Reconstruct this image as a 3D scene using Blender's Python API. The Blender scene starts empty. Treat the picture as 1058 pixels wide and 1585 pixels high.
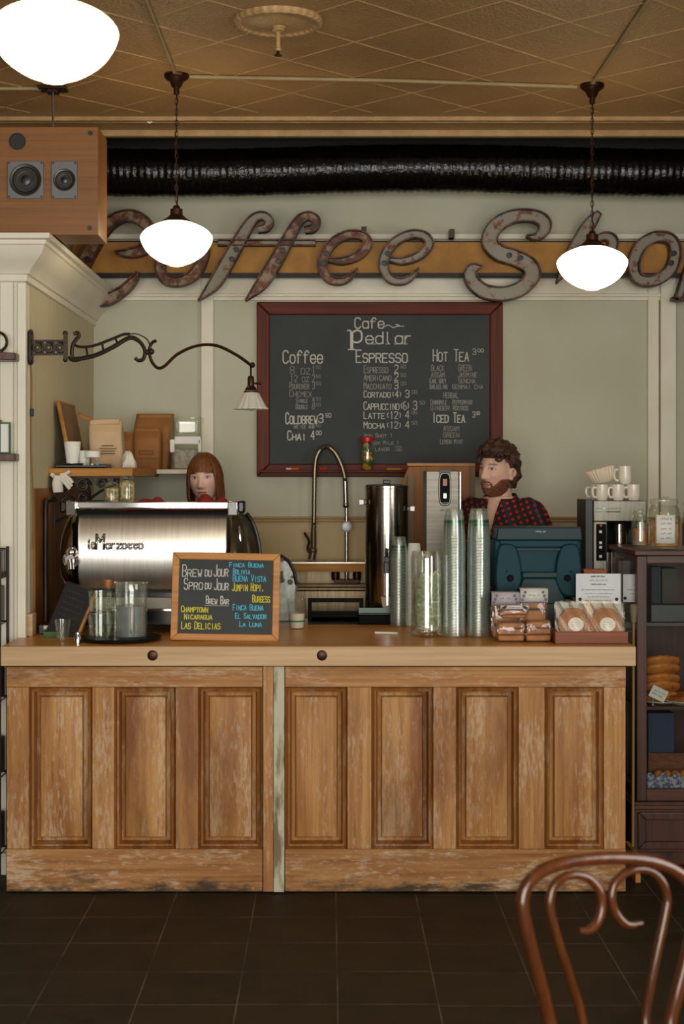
import bpy, bmesh, math, random
import numpy as np
from mathutils import Vector, Matrix, Euler
random.seed(7)
C = bpy.context.scene
COL = C.collection
PI = math.pi
# ------------------------------------------------------------------ camera, light, exposure
EYE = 1.59
F = 2300.0                       # focal length in pixels of the 1058x1585 frame
cd = bpy.data.cameras.new('camera'); cam = bpy.data.objects.new('camera', cd); COL.objects.link(cam)
cam.location = (0, 0, EYE); cam.rotation_euler = (PI/2, 0, 0)
cd.sensor_width = 36; cd.sensor_fit = 'AUTO'; cd.lens = F/1585*36
cd.shift_x = 20/1585; cd.shift_y = -51.5/1585
cd.dof.use_dof = True; cd.dof.focus_distance = 6.1; cd.dof.aperture_fstop = 4.5
cd.clip_start = .05
C.camera = cam
C.view_settings.view_transform = 'Standard'; C.view_settings.look = 'None'
C.view_settings.exposure = 0.0; C.view_settings.gamma = 1
try:
    C.view_settings.use_curve_mapping = False
except Exception: pass
C.cycles.use_denoising = True
C.cycles.transparent_max_bounces = 40
C.cycles.max_bounces = 8
C.cycles.sample_clamp_indirect = 6
w = bpy.data.worlds.new('world'); C.world = w; w.use_nodes = True
w.node_tree.nodes['Background'].inputs[0].default_value = (.6, .62, .62, 1)
w.node_tree.nodes['Background'].inputs[1].default_value = .25
ld = bpy.data.lights.new('daylight', 'AREA'); ld.shape = 'RECTANGLE'; ld.size = 4.6; ld.size_y = 2.75
ld.energy = 405; ld.color = (1.0, .975, .90)
lo = bpy.data.objects.new('daylight', ld); COL.objects.link(lo)
lo.location = (-.1, -3.12, 1.63); lo.rotation_euler = (PI/2, 0, 0)      # shop window behind the camera

l2 = bpy.data.lights.new('side_daylight', 'AREA'); l2.shape = 'RECTANGLE'; l2.size = 2.4; l2.size_y = 2.2
l2.energy = 120; l2.color = (1.0, .975, .91)
l2o = bpy.data.objects.new('side_daylight', l2); COL.objects.link(l2o)
l2o.location = (2.85, 1.9, 1.9); l2o.rotation_euler = (PI/2, 0, PI/2)      # side window in the right wall, in front of the counter

# ------------------------------------------------------------------ helpers
def P(px, py, Y):
    """point seen at (px, py) of the photograph when it lies Y metres in front of the lens"""
    return ((px-509)*Y/F, Y, EYE+(741-py)*Y/F)
def PX(px, Y): return (px-509)*Y/F
def PZ(py, Y): return EYE+(741-py)*Y/F

def lin(h):
    h = h.lstrip('#'); o = []
    for i in (0, 2, 4):
        c = int(h[i:i+2], 16)/255
        o.append(c/12.92 if c <= .04045 else ((c+.055)/1.055)**2.4)
    return (*o, 1)

def node(nt, t, ins=None, **kw):
    n = nt.nodes.new(t)
    for k, v in kw.items(): setattr(n, k, v)
    for k, v in (ins or {}).items():
        s = n.inputs[k]
        if hasattr(v, 'bl_idname') or isinstance(v, bpy.types.NodeSocket): nt.links.new(v, s)
        else: s.default_value = v
    return n
def newmat(name):
    m = bpy.data.materials.new(name); m.use_nodes = True
    return m, m.node_tree, m.node_tree.nodes['Principled BSDF']
def ocoord(nt, stretch=(1, 1, 1), rot=(0, 0, 0)):
    tc = node(nt, 'ShaderNodeTexCoord')
    return node(nt, 'ShaderNodeMapping', {'Vector': tc.outputs['Object'], 'Scale': stretch, 'Rotation': rot}).outputs[0]
def noise(nt, vec, scale=5, detail=4, rough=.55, dist=0):
    return node(nt, 'ShaderNodeTexNoise', {'Vector': vec, 'Scale': scale, 'Detail': detail, 'Roughness': rough, 'Distortion': dist}).outputs[0]
def ramp(nt, fac, stops):
    r = node(nt, 'ShaderNodeValToRGB', {'Fac': fac}); e = r.color_ramp.elements
    while len(e) < len(stops): e.new(.5)
    for i, (p, c) in enumerate(stops):
        e[i].position = p; e[i].color = c if len(c) == 4 else (*c, 1)
    return r.outputs[0]
def mix(nt, fac, a, b, blend='MIX'):
    n = node(nt, 'ShaderNodeMix', data_type='RGBA', blend_type=blend)
    for idx, v in ((0, fac), (6, a), (7, b)):
        if isinstance(v, bpy.types.NodeSocket): nt.links.new(v, n.inputs[idx])
        else: n.inputs[idx].default_value = v
    return n.outputs[2]
def math_(nt, op, a, b=0., c=None):
    n = node(nt, 'ShaderNodeMath', operation=op)
    for i, v in enumerate((a, b) if c is None else (a, b, c)):
        if isinstance(v, bpy.types.NodeSocket): nt.links.new(v, n.inputs[i])
        else: n.inputs[i].default_value = v
    return n.outputs[0]
def bumpn(nt, bs, h, strength=.3, dist=.01):
    b = node(nt, 'ShaderNodeBump', {'Height': h, 'Strength': strength, 'Distance': dist})
    nt.links.new(b.outputs[0], bs.inputs['Normal'])

def mat(name, c, rough=.5, metal=0, c2=None, scale=4, stretch=(1, 1, 1), bump=0, bscale=60, lo=.35, hi=.65, spec=.5, emit=0):
    m, nt, b = newmat(name)
    c = lin(c) if isinstance(c, str) else (*c[:3], 1)
    b.inputs['Roughness'].default_value = rough; b.inputs['Metallic'].default_value = metal
    b.inputs['Specular IOR Level'].default_value = spec
    v = ocoord(nt, stretch)
    n = noise(nt, v, scale)
    c2 = (lin(c2) if isinstance(c2, str) else (*c2[:3], 1)) if c2 is not None else tuple(x*.86 for x in c[:3])+(1,)
    nt.links.new(ramp(nt, n, [(lo, c), (hi, c2)]), b.inputs['Base Color'])
    if emit:
        b.inputs['Emission Color'].default_value = c; b.inputs['Emission Strength'].default_value = emit
    if bump: bumpn(nt, b, noise(nt, v, bscale, 3), bump)
    return m

def wood(name, a, b_, axis='Z', rough=.5, scale=1., worn=0, grime=0, spec=.35):
    m, nt, bs = newmat(name); a, b_ = lin(a), lin(b_)
    def st(q, l): return tuple(scale*(l if ax == axis else q) for ax in 'XYZ')
    g1 = noise(nt, ocoord(nt, st(42, 1.3)), 1.5, 8, .62, .25)
    g2 = noise(nt, ocoord(nt, st(9, .55)), 1.3, 4, .5, 1.4)
    f = math_(nt, 'ADD', math_(nt, 'MULTIPLY', g1, .6), math_(nt, 'MULTIPLY', g2, .4))
    col = ramp(nt, f, [(.36, b_), (.6, a)])
    if worn:
        p = noise(nt, ocoord(nt, st(5, 1.3)), 1.7, 9, .74)
        q = noise(nt, ocoord(nt, st(60, 14)), 1.5, 4, .7)
        pp = math_(nt, 'ADD', math_(nt, 'MULTIPLY', p, .58), math_(nt, 'MULTIPLY', q, .42))
        col = mix(nt, math_(nt, 'MULTIPLY', ramp(nt, pp, [(.51, (0, 0, 0)), (.58, (1, 1, 1))]), worn), col, lin('#c6ae92'))
        dk = noise(nt, ocoord(nt, st(4.5, .9)), 1.1, 7, .68)
        dk = math_(nt, 'ADD', math_(nt, 'MULTIPLY', dk, .8), math_(nt, 'MULTIPLY', g1, .2))
        col = mix(nt, math_(nt, 'MULTIPLY', ramp(nt, dk, [(.50, (0, 0, 0)), (.62, (1, 1, 1))]), .7), col, lin('#6a3912'))
        nk = noise(nt, ocoord(nt, (1, 1, 1)), 26, 5, .75)
        col = mix(nt, ramp(nt, nk, [(.68, (0, 0, 0)), (.74, (.7, .7, .7))]), col, lin('#d8cdb4'))
    if grime:      # boot scuffs and mop dirt along the kick edge
        s_ = node(nt, 'ShaderNodeSeparateXYZ', {0: node(nt, 'ShaderNodeTexCoord').outputs['Object']})
        gn = noise(nt, ocoord(nt, (2.2, 2.2, 8)), 2.6, 7, .7)
        hgt = math_(nt, 'MULTIPLY', math_(nt, 'SUBTRACT', gn, .38), .34)
        gm = node(nt, 'ShaderNodeMapRange', {0: math_(nt, 'SUBTRACT', hgt, s_.outputs[2]), 1: -.012, 2: .05}).outputs[0]
        col = mix(nt, math_(nt, 'MULTIPLY', gm, grime), col, lin('#35281a'))
    nt.links.new(col, bs.inputs['Base Color'])
    bs.inputs['Roughness'].default_value = rough; bs.inputs['Specular IOR Level'].default_value = spec
    bumpn(nt, bs, f, .25, .004)
    return m

def clear(name, tint='#ffffff', base=.05, fres=.55, rough=.04, body='#ffffff', haze=0.):
    """thin clear wall: lets light through, mirrors more at grazing angles; haze = share of milky scatter"""
    m = bpy.data.materials.new(name); m.use_nodes = True; nt = m.node_tree; nt.nodes.clear()
    o = node(nt, 'ShaderNodeOutputMaterial')
    t = node(nt, 'ShaderNodeBsdfTransparent', {'Color': lin(tint)})
    d = node(nt, 'ShaderNodeBsdfDiffuse', {'Color': lin(body)})
    g = node(nt, 'ShaderNodeBsdfGlossy', {'Color': (1, 1, 1, 1), 'Roughness': rough})
    lw = node(nt, 'ShaderNodeLayerWeight', {'Blend': .3})
    f = math_(nt, 'MULTIPLY_ADD', math_(nt, 'POWER', lw.outputs['Facing'], 1.6), fres, base)
    s0 = node(nt, 'ShaderNodeMixShader', {0: haze, 1: t.outputs[0], 2: d.outputs[0]})
    sp = node(nt, 'ShaderNodeMixShader', {0: f, 1: s0.outputs[0], 2: g.outputs[0]})
    nt.links.new(sp.outputs[0], o.inputs[0])
    return m

class MB:
    def __init__(s): s.v = []; s.f = []
    def add(s, vs, fs):
        o = len(s.v); s.v += [tuple(map(float, v)) for v in vs]; s.f += [tuple(i+o for i in f) for f in fs]; return s
    def join(s, m): return s.add(m.v, m.f)
    def box(s, x0, x1, y0, y1, z0, z1):
        return s.add([(x0, y0, z0), (x1, y0, z0), (x1, y1, z0), (x0, y1, z0), (x0, y0, z1), (x1, y0, z1), (x1, y1, z1), (x0, y1, z1)],
                     [(0, 3, 2, 1), (4, 5, 6, 7), (0, 1, 5, 4), (1, 2, 6, 5), (2, 3, 7, 6), (3, 0, 4, 7)])
    def cbox(s, c, d, rot=(0, 0, 0)):
        m = MB().box(-d[0]/2, d[0]/2, -d[1]/2, d[1]/2, -d[2]/2, d[2]/2)
        R = Euler(rot).to_matrix().to_4x4()
        return s.join(m.xf(Matrix.Translation(c) @ R))
    def xf(s, M):
        s.v = [tuple(M @ Vector(v)) for v in s.v]; return s
    def move(s, d): return s.xf(Matrix.Translation(d))
    def lathe(s, prof, n=32, c=(0, 0, 0), axis='Z', flute=None):
        rings = []; vs = []; fs = []
        for r, z in prof:
            if r < 1e-6: rings.append([len(vs)]); vs.append((0, 0, z))
            else:
                rings.append(list(range(len(vs), len(vs)+n)))
                for k in range(n):
                    a = 2*PI*k/n; rr = r*(flute(a, z) if flute else 1)
                    vs.append((rr*math.cos(a), rr*math.sin(a), z))
        for A, B in zip(rings, rings[1:]):
            for k in range(n):
                k2 = (k+1) % n
                if len(A) == 1 and len(B) == 1: continue
                if len(A) == 1: fs.append((A[0], B[k2], B[k]))
                elif len(B) == 1: fs.append((A[k], A[k2], B[0]))
                else: fs.append((A[k], A[k2], B[k2], B[k]))
        if axis == 'Y': vs = [(x, z, y) for x, y, z in vs]
        if axis == 'X': vs = [(z, x, y) for x, y, z in vs]
        return s.add([(x+c[0], y+c[1], z+c[2]) for x, y, z in vs], fs)
    def cyl(s, c, r, h, n=24, axis='Z'):
        return s.lathe([(0, 0), (r, 0), (r, h), (0, h)], n, c, axis)
    def sphere(s, c, r, n=20, m=12):
        r = (r, r, r) if not hasattr(r, '__len__') else r
        q = MB().lathe([(math.sin(PI*i/m), -math.cos(PI*i/m)) if 0 < i < m else (0, -1 if i == 0 else 1) for i in range(m+1)], n)
        return s.add([(x*r[0]+c[0], y*r[1]+c[1], z*r[2]+c[2]) for x, y, z in q.v], q.f)
    def tube(s, pts, r, n=10, closed=False, caps=True, flat=1.):
        pts = [Vector(p) for p in pts]; N = len(pts)
        rs = r if hasattr(r, '__len__') else [r]*N
        T = []
        for i in range(N):
            a = pts[(i-1) % N] if closed or i > 0 else pts[0]
            b = pts[(i+1) % N] if closed or i < N-1 else pts[-1]
            t = (b-a); T.append(t.normalized() if t.length > 1e-9 else Vector((0, 0, 1)))
        u = T[0].orthogonal().normalized(); vs = []; fs = []
        for i in range(N):
            u = (u-T[i]*u.dot(T[i])); u = u.normalized() if u.length > 1e-6 else T[i].orthogonal().normalized()
            w_ = T[i].cross(u)
            for k in range(n):
                a = 2*PI*k/n
                vs.append(pts[i]+u*(rs[i]*math.cos(a))+w_*(rs[i]*flat*math.sin(a)))
        for i in range(N if closed else N-1):
            j = (i+1) % N
            for k in range(n):
                k2 = (k+1) % n
                fs.append((i*n+k, i*n+k2, j*n+k2, j*n+k))
        if caps and not closed:
            fs.append(tuple(range(n-1, -1, -1))); fs.append(tuple((N-1)*n+k for k in range(n)))
        return s.add(vs, fs)
    def prism(s, poly, a0, a1, plane='XZ'):
        n = len(poly)
        def pt(p, a): return {'XZ': (p[0], a, p[1]), 'YZ': (a, p[0], p[1]), 'XY': (p[0], p[1], a)}[plane]
        return s.add([pt(p, a0) for p in poly]+[pt(p, a1) for p in poly],
                     [tuple(range(n)), tuple(range(2*n-1, n-1, -1))]+[(i, i+n, (i+1) % n+n, (i+1) % n) for i in range(n)])
    def torus(s, c, R, r, n=24, m=8, axis='Z'):
        pts = []
        for k in range(n):
            a = 2*PI*k/n; x, y = R*math.cos(a), R*math.sin(a)
            pts.append({'Z': (c[0]+x, c[1]+y, c[2]), 'Y': (c[0]+x, c[1], c[2]+y), 'X': (c[0], c[1]+x, c[2]+y)}[axis])
        return s.tube(pts, r, m, closed=True)
    def grid(s, fn, nu, nv, closed_u=False):
        vs = [fn(u, v) for v in range(nv+1) for u in range(nu+(0 if closed_u else 1))]
        W = nu if closed_u else nu+1
        return s.add(vs, [(v*W+u, v*W+(u+1) % W, (v+1)*W+(u+1) % W, (v+1)*W+u) for v in range(nv) for u in range(nu)])

def spline(pts, n=8, closed=False):
    pts = [np.array(p, float) for p in pts]; out = []; N = len(pts)
    rng = range(N) if closed else range(N-1)
    for i in rng:
        p0 = pts[(i-1) % N] if closed or i > 0 else 2*pts[0]-pts[1]
        p1 = pts[i]; p2 = pts[(i+1) % N]
        p3 = pts[(i+2) % N] if closed or i < N-2 else 2*pts[-1]-pts[-2]
        for k in range(n):
            t = k/n
            out.append(.5*((2*p1)+(-p0+p2)*t+(2*p0-5*p1+4*p2-p3)*t*t+(-p0+3*p1-3*p2+p3)*t**3))
    if not closed: out.append(pts[-1])
    return [tuple(p) for p in out]

def tag(o, label=None, cat=None, group=None, kind=None):
    if label: o['label'] = label
    if cat: o['category'] = cat
    if group: o['group'] = group
    if kind: o['kind'] = kind
    return o
def root_off(p):
    o = Vector((0, 0, 0))
    while p is not None: o += p.location; p = p.parent
    return o
def obj(name, mb, m, parent=None, world=True, bevel=0, sharp=38, seg=2, solid=0, label=None, base=None):
    """one mesh object; world=True: mb is in world space (the thing is not yet rotated)"""
    me = bpy.data.meshes.new(name)
    vs = mb.v; off = Vector((0, 0, 0)); loc = (0, 0, 0)
    if world and parent is not None: off = root_off(parent)
    elif world and parent is None:
        a = np.array(vs); lo_, hi_ = a.min(0), a.max(0)
        off = Vector(base) if base else Vector(((lo_[0]+hi_[0])/2, (lo_[1]+hi_[1])/2, lo_[2])); loc = off.copy()
    me.from_pydata([(x-off.x, y-off.y, z-off.z) for x, y, z in vs], [], mb.f); me.validate()
    bm = bmesh.new(); bm.from_mesh(me); bmesh.ops.recalc_face_normals(bm, faces=bm.faces); bm.to_mesh(me); bm.free()
    for p in me.polygons: p.use_smooth = True
    me.set_sharp_from_angle(angle=math.radians(sharp))
    if m: me.materials.append(m)
    o = bpy.data.objects.new(name, me); COL.objects.link(o)
    if parent is not None: o.parent = parent
    else: o.location = loc
    if solid:
        d = o.modifiers.new('Solidify', 'SOLIDIFY'); d.thickness = solid
    if bevel:
        d = o.modifiers.new('Bevel', 'BEVEL'); d.width = bevel; d.segments = seg; d.limit_method = 'ANGLE'; d.angle_limit = math.radians(40)
    if label: o['label'] = label
    return o
def thing(name, label, cat, loc=(0, 0, 0), group=None):
    o = bpy.data.objects.new(name, None); COL.objects.link(o); o.location = loc; o.empty_display_size = .05
    return tag(o, label, cat, group)
def struct(name, mb, m, **k):
    o = obj(name, mb, m, **k); o['kind'] = 'structure'; return o
def single(name, label, cat, mb, m, group=None, **k):
    return tag(obj(name, mb, m, **k), label, cat, group)
def dup(o, parent=None, loc=None, rot=None, label=None, group=None):
    c = o.copy(); COL.objects.link(c)
    if parent is not None: c.parent = parent
    if loc is not None: c.location = loc
    if rot is not None: c.rotation_euler = rot
    if label: c['label'] = label
    if group: c['group'] = group
    for ch in [q for q in COL.objects if q.parent == o]: dup(ch, c)
    return c

# ---- single-stroke lettering on a 4 x 6 grid
GL = {'A': '00 26 40;12 32', 'B': '00 06 36 45 44 33 03;33 42 41 30 00', 'C': '45 36 16 05 01 10 30 41', 'D': '00 06 26 45 41 20 00',
 'E': '40 00 06 46;03 33', 'F': '00 06 46;03 33', 'G': '45 36 16 05 01 10 30 41 43 23', 'H': '00 06;40 46;03 43', 'I': '20 26',
 'J': '46 41 30 10 01', 'K': '00 06;46 03 40', 'L': '06 00 40', 'M': '00 06 23 46 40', 'N': '00 06 40 46', 'O': '10 01 05 16 36 45 41 30 10',
 'P': '00 06 36 45 44 33 03', 'Q': '10 01 05 16 36 45 41 30 10;22 40', 'R': '00 06 36 45 44 33 03;23 40',
 'S': '45 36 16 05 04 13 33 42 41 30 10 01', 'T': '06 46;26 20', 'U': '06 01 10 30 41 46', 'V': '06 20 46', 'W': '06 10 23 30 46',
 'X': '00 46;06 40', 'Y': '06 23 46;23 20', 'Z': '06 46 00 40', '0': '10 01 05 16 36 45 41 30 10', '1': '15 26 20',
 '2': '05 16 36 45 44 00 40', '3': '05 16 36 45 44 33 42 41 30 10 01;13 33', '4': '30 36 02 42', '5': '46 06 03 33 42 41 30 10 01',
 '6': '36 16 05 01 10 30 41 42 33 03', '7': '06 46 10', '8': '13 04 05 16 36 45 44 33 42 41 30 10 01 02 13 33', '9': '10 30 41 45 36 16 05 04 13 43',
 '.': '20 21', '(': '35 24 22 31', ')': '15 24 22 11', '-': '13 33', '&': '40 05 16 25 01 10 42',
 'c': '33 23 14 11 20 30 41;44 33', 'a': '44 40;43 34 14 03 01 10 30 41', 'o': '10 01 03 14 34 43 41 30 10', 'f': '45 36 26 15 10;04 34',
 'e': '02 42 43 34 14 03 01 10 30 41', 'd': '46 40;43 34 14 03 01 10 30 41', 'l': '16 11 20', 'r': '04 00;02 14 34', 'z': '04 44 00 40', 'u': '04 01 10 30 41;44 40'}
def writing(mb, text, u0, v0, W, H, thick, tf, small=.72, jit=0, mixed=False):
    """strokes of text in a W x H box with its lower left corner at (u0, v0); tf maps (u, v) to 3-D"""
    chars = list(text); adv = W/max(1, len(chars)-.25)
    for i, ch in enumerate(chars):
        if ch == ' ': continue
        lower = ch.islower()
        g = GL.get(ch) if (mixed and ch in GL) else GL.get(ch.upper())
        if g is None: continue
        hh = H if (mixed and ch in GL) else H*(small if lower else 1)
        ox = u0+i*adv; oy = v0+random.uniform(-jit, jit)
        for pl in g.split(';'):
            pts = [(ox+int(p[0])/4*adv*.74, oy+int(p[1])/6*hh) for p in pl.split()]
            for (x0, y0), (x1, y1) in zip(pts, pts[1:]):
                dx, dy = x1-x0, y1-y0; L = math.hypot(dx, dy) or 1e-6
                nx, ny = -dy/L*thick/2, dx/L*thick/2; ex, ey = dx/L*thick*.35, dy/L*thick*.35
                lift = -6e-5*((len(mb.v)//4) % 9)      # keeps crossing strokes from sharing one plane
                mb.add([(a, b+lift, c) for a, b, c in (tf(x0-ex+nx, y0-ey+ny), tf(x0-ex-nx, y0-ey-ny), tf(x1+ex-nx, y1+ey-ny), tf(x1+ex+nx, y1+ey+ny))], [(0, 1, 2, 3)])
    return mb

def scribble(mb, u0, v0, W, H, thick, tf, seed=1):
    """unreadable small print: a run of short wavering strokes"""
    rg = random.Random(seed+int(abs(u0)*1e4)+int(abs(v0)*1e4)); u = u0
    while u < u0+W-H*.3:
        wl_ = min(rg.uniform(1.2, 3.2)*H, u0+W-u); n_ = max(2, int(wl_/(H*.42))); pts = []
        for i in range(n_+1): pts.append((u+wl_*i/n_, v0+(H*rg.uniform(.55, 1) if i % 2 else H*rg.uniform(0, .3))))
        for (x0, y0), (x1, y1) in zip(pts, pts[1:]):
            dx, dy = x1-x0, y1-y0; L = math.hypot(dx, dy) or 1e-6; nx, ny = -dy/L*thick/2, dx/L*thick/2
            mb.add([tf(x0+nx, y0+ny), tf(x0-nx, y0-ny), tf(x1-nx, y1-ny), tf(x1+nx, y1+ny)], [(0, 1, 2, 3)])
        u += wl_+H*.6
    return mb

# ------------------------------------------------------------------ materials
M = {}
M['cream'] = mat('cream paint', '#d2ccb4', .55, c2='#c4bda2', scale=2)
M['white_paint'] = mat('white paint', '#e6e2d2', .5, c2='#dcd5c0', scale=3)
M['wallp'] = mat('grey green wall paint', '#bfbfab', .6, c2='#b3b19a', scale=1.2, bump=.03)
M['dado'] = mat('tan lower wall paint', '#c4b087', .6, c2='#b79f72', scale=1.5)
M['railw'] = mat('ochre rail paint', '#b08c50', .5)
M['black'] = mat('black paint', '#0c0b0a', .6)
M['blackgloss'] = mat('black gloss', '#0b0b0c', .25, spec=.35)
M['blackplastic'] = mat('black plastic', '#141415', .4)
M['iron'] = mat('dark iron', '#2a2521', .45, .6, c2='#3d3026')
M['bronze'] = mat('bronze', '#4a2e1c', .38, .7, c2='#2f1d12')
M['steel'] = mat('brushed steel', '#a8a197', .17, 1, c2='#978f84', scale=6, stretch=(1, 1, 40))
M['steelx'] = mat('brushed steel sheet', '#c4c2bc', .3, 1, c2='#b4b1a9', scale=6, stretch=(40, 1, 1))
M['chrome'] = mat('chrome', '#d6d6d6', .08, 1)
M['conduit'] = mat('painted conduit', '#a8946c', .5, c2='#8f7a52')
M['plank'] = wood('shelf wood', '#ba8440', '#8f5e28', 'X', .55, spec=.2)
M['darkwood'] = wood('dark walnut', '#553127', '#33201b', 'Z', .35)
M['darkwoodx'] = wood('dark walnut rail', '#5c372b', '#3a231c', 'X', .35)
M['redwood'] = wood('red stained frame', '#6a2c18', '#42190f', 'X', .45, 1, spec=.15)
M['redwoodz'] = wood('red stained frame upright', '#6a2c18', '#42190f', 'Z', .45, 1, spec=.15)
M['oak'] = wood('oak frame', '#c98c46', '#a46b2d', 'X', .45)
M['speaker'] = wood('orange veneer', '#8c5d31', '#794e26', 'X', .4, .9)
M['kraft'] = mat('kraft paper', '#c4a987', .75, c2='#b59a78', scale=6, bump=.15, bscale=18)
M['kraftd'] = mat('brown kraft paper', '#a06d3a', .75, c2='#8b5a2a', scale=6, bump=.15, bscale=18)
M['paper'] = mat('white paper', '#e9e7df', .7)
M['ink'] = mat('black print', '#26221f', .7)
M['white_china'] = mat('white china', '#e9e2d2', .18)
M['slate'] = mat('slate board', '#3a3f40', .75, c2='#33383a', scale=3)
M['chalk'] = mat('white chalk', '#c9c8bf', .9)
M['chalkdim'] = mat('smudged chalk', '#8f918b', .9)
M['glass'] = clear('clear glass', '#fafcfa', .06, .5, .03, '#d0d6d0', .04)
M['jarglass'] = clear('jar glass', '#fafcf8', .05, .5, .03, '#d8dcd2', .012)
M['pane'] = clear('cabinet pane', '#f2f3f1', .012, .15, .02)
M['matblack'] = mat('matt black panel', '#08080a', .6, spec=.1)
M['tipglass'] = clear('tip jar glass', '#fafcf8', .13, .5, .05, '#d8dcd2', .01)
M['bag'] = clear('crinkled wrapper', '#fdfaf2', .02, .22, .18, '#e8e4da', .05)
M['white_cloth'] = mat('white cotton', '#d9d4c8', .85, bump=.2)
M['red_cloth'] = mat('red cloth', '#8e1512', .8, c2='#6a0d0d', scale=30, bump=.2)
M['bread'] = mat('golden pastry', '#b0722f', .55, c2='#7d481a', scale=18, bump=.3, bscale=40)
M['slicebag'] = clear('shiny wrapper', '#fdfaf4', .05, .35, .1, '#e8e4da', .03)
M['pastry'] = mat('browned pastry', '#cc7f30', .55, c2='#8c4616', scale=22, bump=.3, bscale=40)
M['cookie'] = mat('brown cookie', '#b0743a', .7, c2='#8d5826', scale=30, bump=.4, bscale=90)
M['teal'] = mat('dark teal plastic', '#0c3c47', .45, c2='#0a3540', scale=3, spec=.14)
M['tealg'] = mat('grey teal plastic', '#1f3b3e', .42, spec=.2)
# ------------------------------------------------------------------ room materials
def beadboard(name, a, b_):
    m, nt, bs = newmat(name)
    tc = node(nt, 'ShaderNodeTexCoord'); s = node(nt, 'ShaderNodeSeparateXYZ', {0: tc.outputs['Object']})
    t = math_(nt, 'ADD', s.outputs[0], s.outputs[1])
    fr = math_(nt, 'FRACT', math_(nt, 'MULTIPLY', t, 1/.056))
    d = math_(nt, 'ABSOLUTE', math_(nt, 'SUBTRACT', fr, .5))
    h = ramp(nt, d, [(.0, (0, 0, 0)), (.07, (1, 1, 1))])
    n = noise(nt, ocoord(nt, (8, 8, .6)), 3, 4)
    nt.links.new(mix(nt, n, lin(a), lin(b_)), bs.inputs['Base Color'])
    bs.inputs['Roughness'].default_value = .5
    bumpn(nt, bs, h, .8, .006)
    return m
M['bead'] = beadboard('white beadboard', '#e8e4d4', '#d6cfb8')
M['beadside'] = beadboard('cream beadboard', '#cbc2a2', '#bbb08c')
def ceil_mat():
    m, nt, bs = newmat('tan pressed tin')
    v = ocoord(nt)
    n1 = noise(nt, v, 70, 3, .5, .6); n2 = noise(nt, v, 1.3, 3)
    col = mix(nt, ramp(nt, n2, [(.35, (0, 0, 0)), (.65, (1, 1, 1))]), lin('#b28a58'), lin('#9c774a'))
    col = mix(nt, math_(nt, 'MULTIPLY', ramp(nt, n1, [(.5, (0, 0, 0)), (.75, (1, 1, 1))]), .35), col, lin('#c2a074'))
    nt.links.new(col, bs.inputs['Base Color']); bs.inputs['Roughness'].default_value = .45
    bumpn(nt, bs, n1, .6, .012)
    return m
M['tin'] = ceil_mat()
M['tinrib'] = mat('worn tin ridge', '#bb9868', .45, c2='#a58254', scale=9, bump=.3)
def floor_mat():
    m, nt, bs = newmat('dark floor tile')
    tc = node(nt, 'ShaderNodeTexCoord'); s = node(nt, 'ShaderNodeSeparateXYZ', {0: tc.outputs['Object']})
    gx = math_(nt, 'MULTIPLY', math_(nt, 'SUBTRACT', s.outputs[0], .026), 1/.305)
    gy = math_(nt, 'MULTIPLY', math_(nt, 'SUBTRACT', s.outputs[1], 5.39), 1/.298)
    col_i = math_(nt, 'FLOOR', gx)
    off = math_(nt, 'MULTIPLY', math_(nt, 'FRACT', math_(nt, 'MULTIPLY', math_(nt, 'SINE', math_(nt, 'MULTIPLY', col_i, 12.99)), 43.7)), .05)
    gy = math_(nt, 'ADD', gy, off)
    def edge(g, sc):
        f = math_(nt, 'FRACT', g); d = math_(nt, 'MINIMUM', f, math_(nt, 'SUBTRACT', 1., f))
        return math_(nt, 'LESS_THAN', d, sc)
    grout = math_(nt, 'MAXIMUM', edge(gx, .0075), edge(gy, .0085))
    tid = math_(nt, 'FRACT', math_(nt, 'MULTIPLY', math_(nt, 'SINE', math_(nt, 'ADD', math_(nt, 'MULTIPLY', col_i, 7.13), math_(nt, 'MULTIPLY', math_(nt, 'FLOOR', gy), 3.71))), 91.3))
    base = mix(nt, tid, lin('#2d2618'), lin('#252014'))
    n = noise(nt, ocoord(nt), 6, 6, .65)
    base = mix(nt, ramp(nt, n, [(.4, (0, 0, 0)), (.7, (1, 1, 1))]), base, lin('#352c1b'))
    n3 = noise(nt, ocoord(nt), 3, 4)
    gcol = mix(nt, ramp(nt, n3, [(.4, (0, 0, 0)), (.6, (1, 1, 1))]), lin('#35312a'), lin('#625c4e'))
    nt.links.new(mix(nt, grout, base, gcol), bs.inputs['Base Color'])
    bs.inputs['Roughness'].default_value = .62; bs.inputs['Specular IOR Level'].default_value = .25
    bumpn(nt, bs, math_(nt, 'ADD', math_(nt, 'MULTIPLY', grout, -1.), math_(nt, 'MULTIPLY', n, .25)), .3, .004)
    return m
M['floor'] = floor_mat()

M['darkwall'] = mat('dark brown wall', '#4a3a2c', .7, c2='#3c2e22', scale=2)
# ------------------------------------------------------------------ room shell
XL, XR, YF, YB, ZC = -2.7, 2.7, -3.0, 7.74, 3.296
struct('floor', MB().box(XL, XR, YF, YB, -.1, 0), M['floor'], base=(0, 0, 0))
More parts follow.
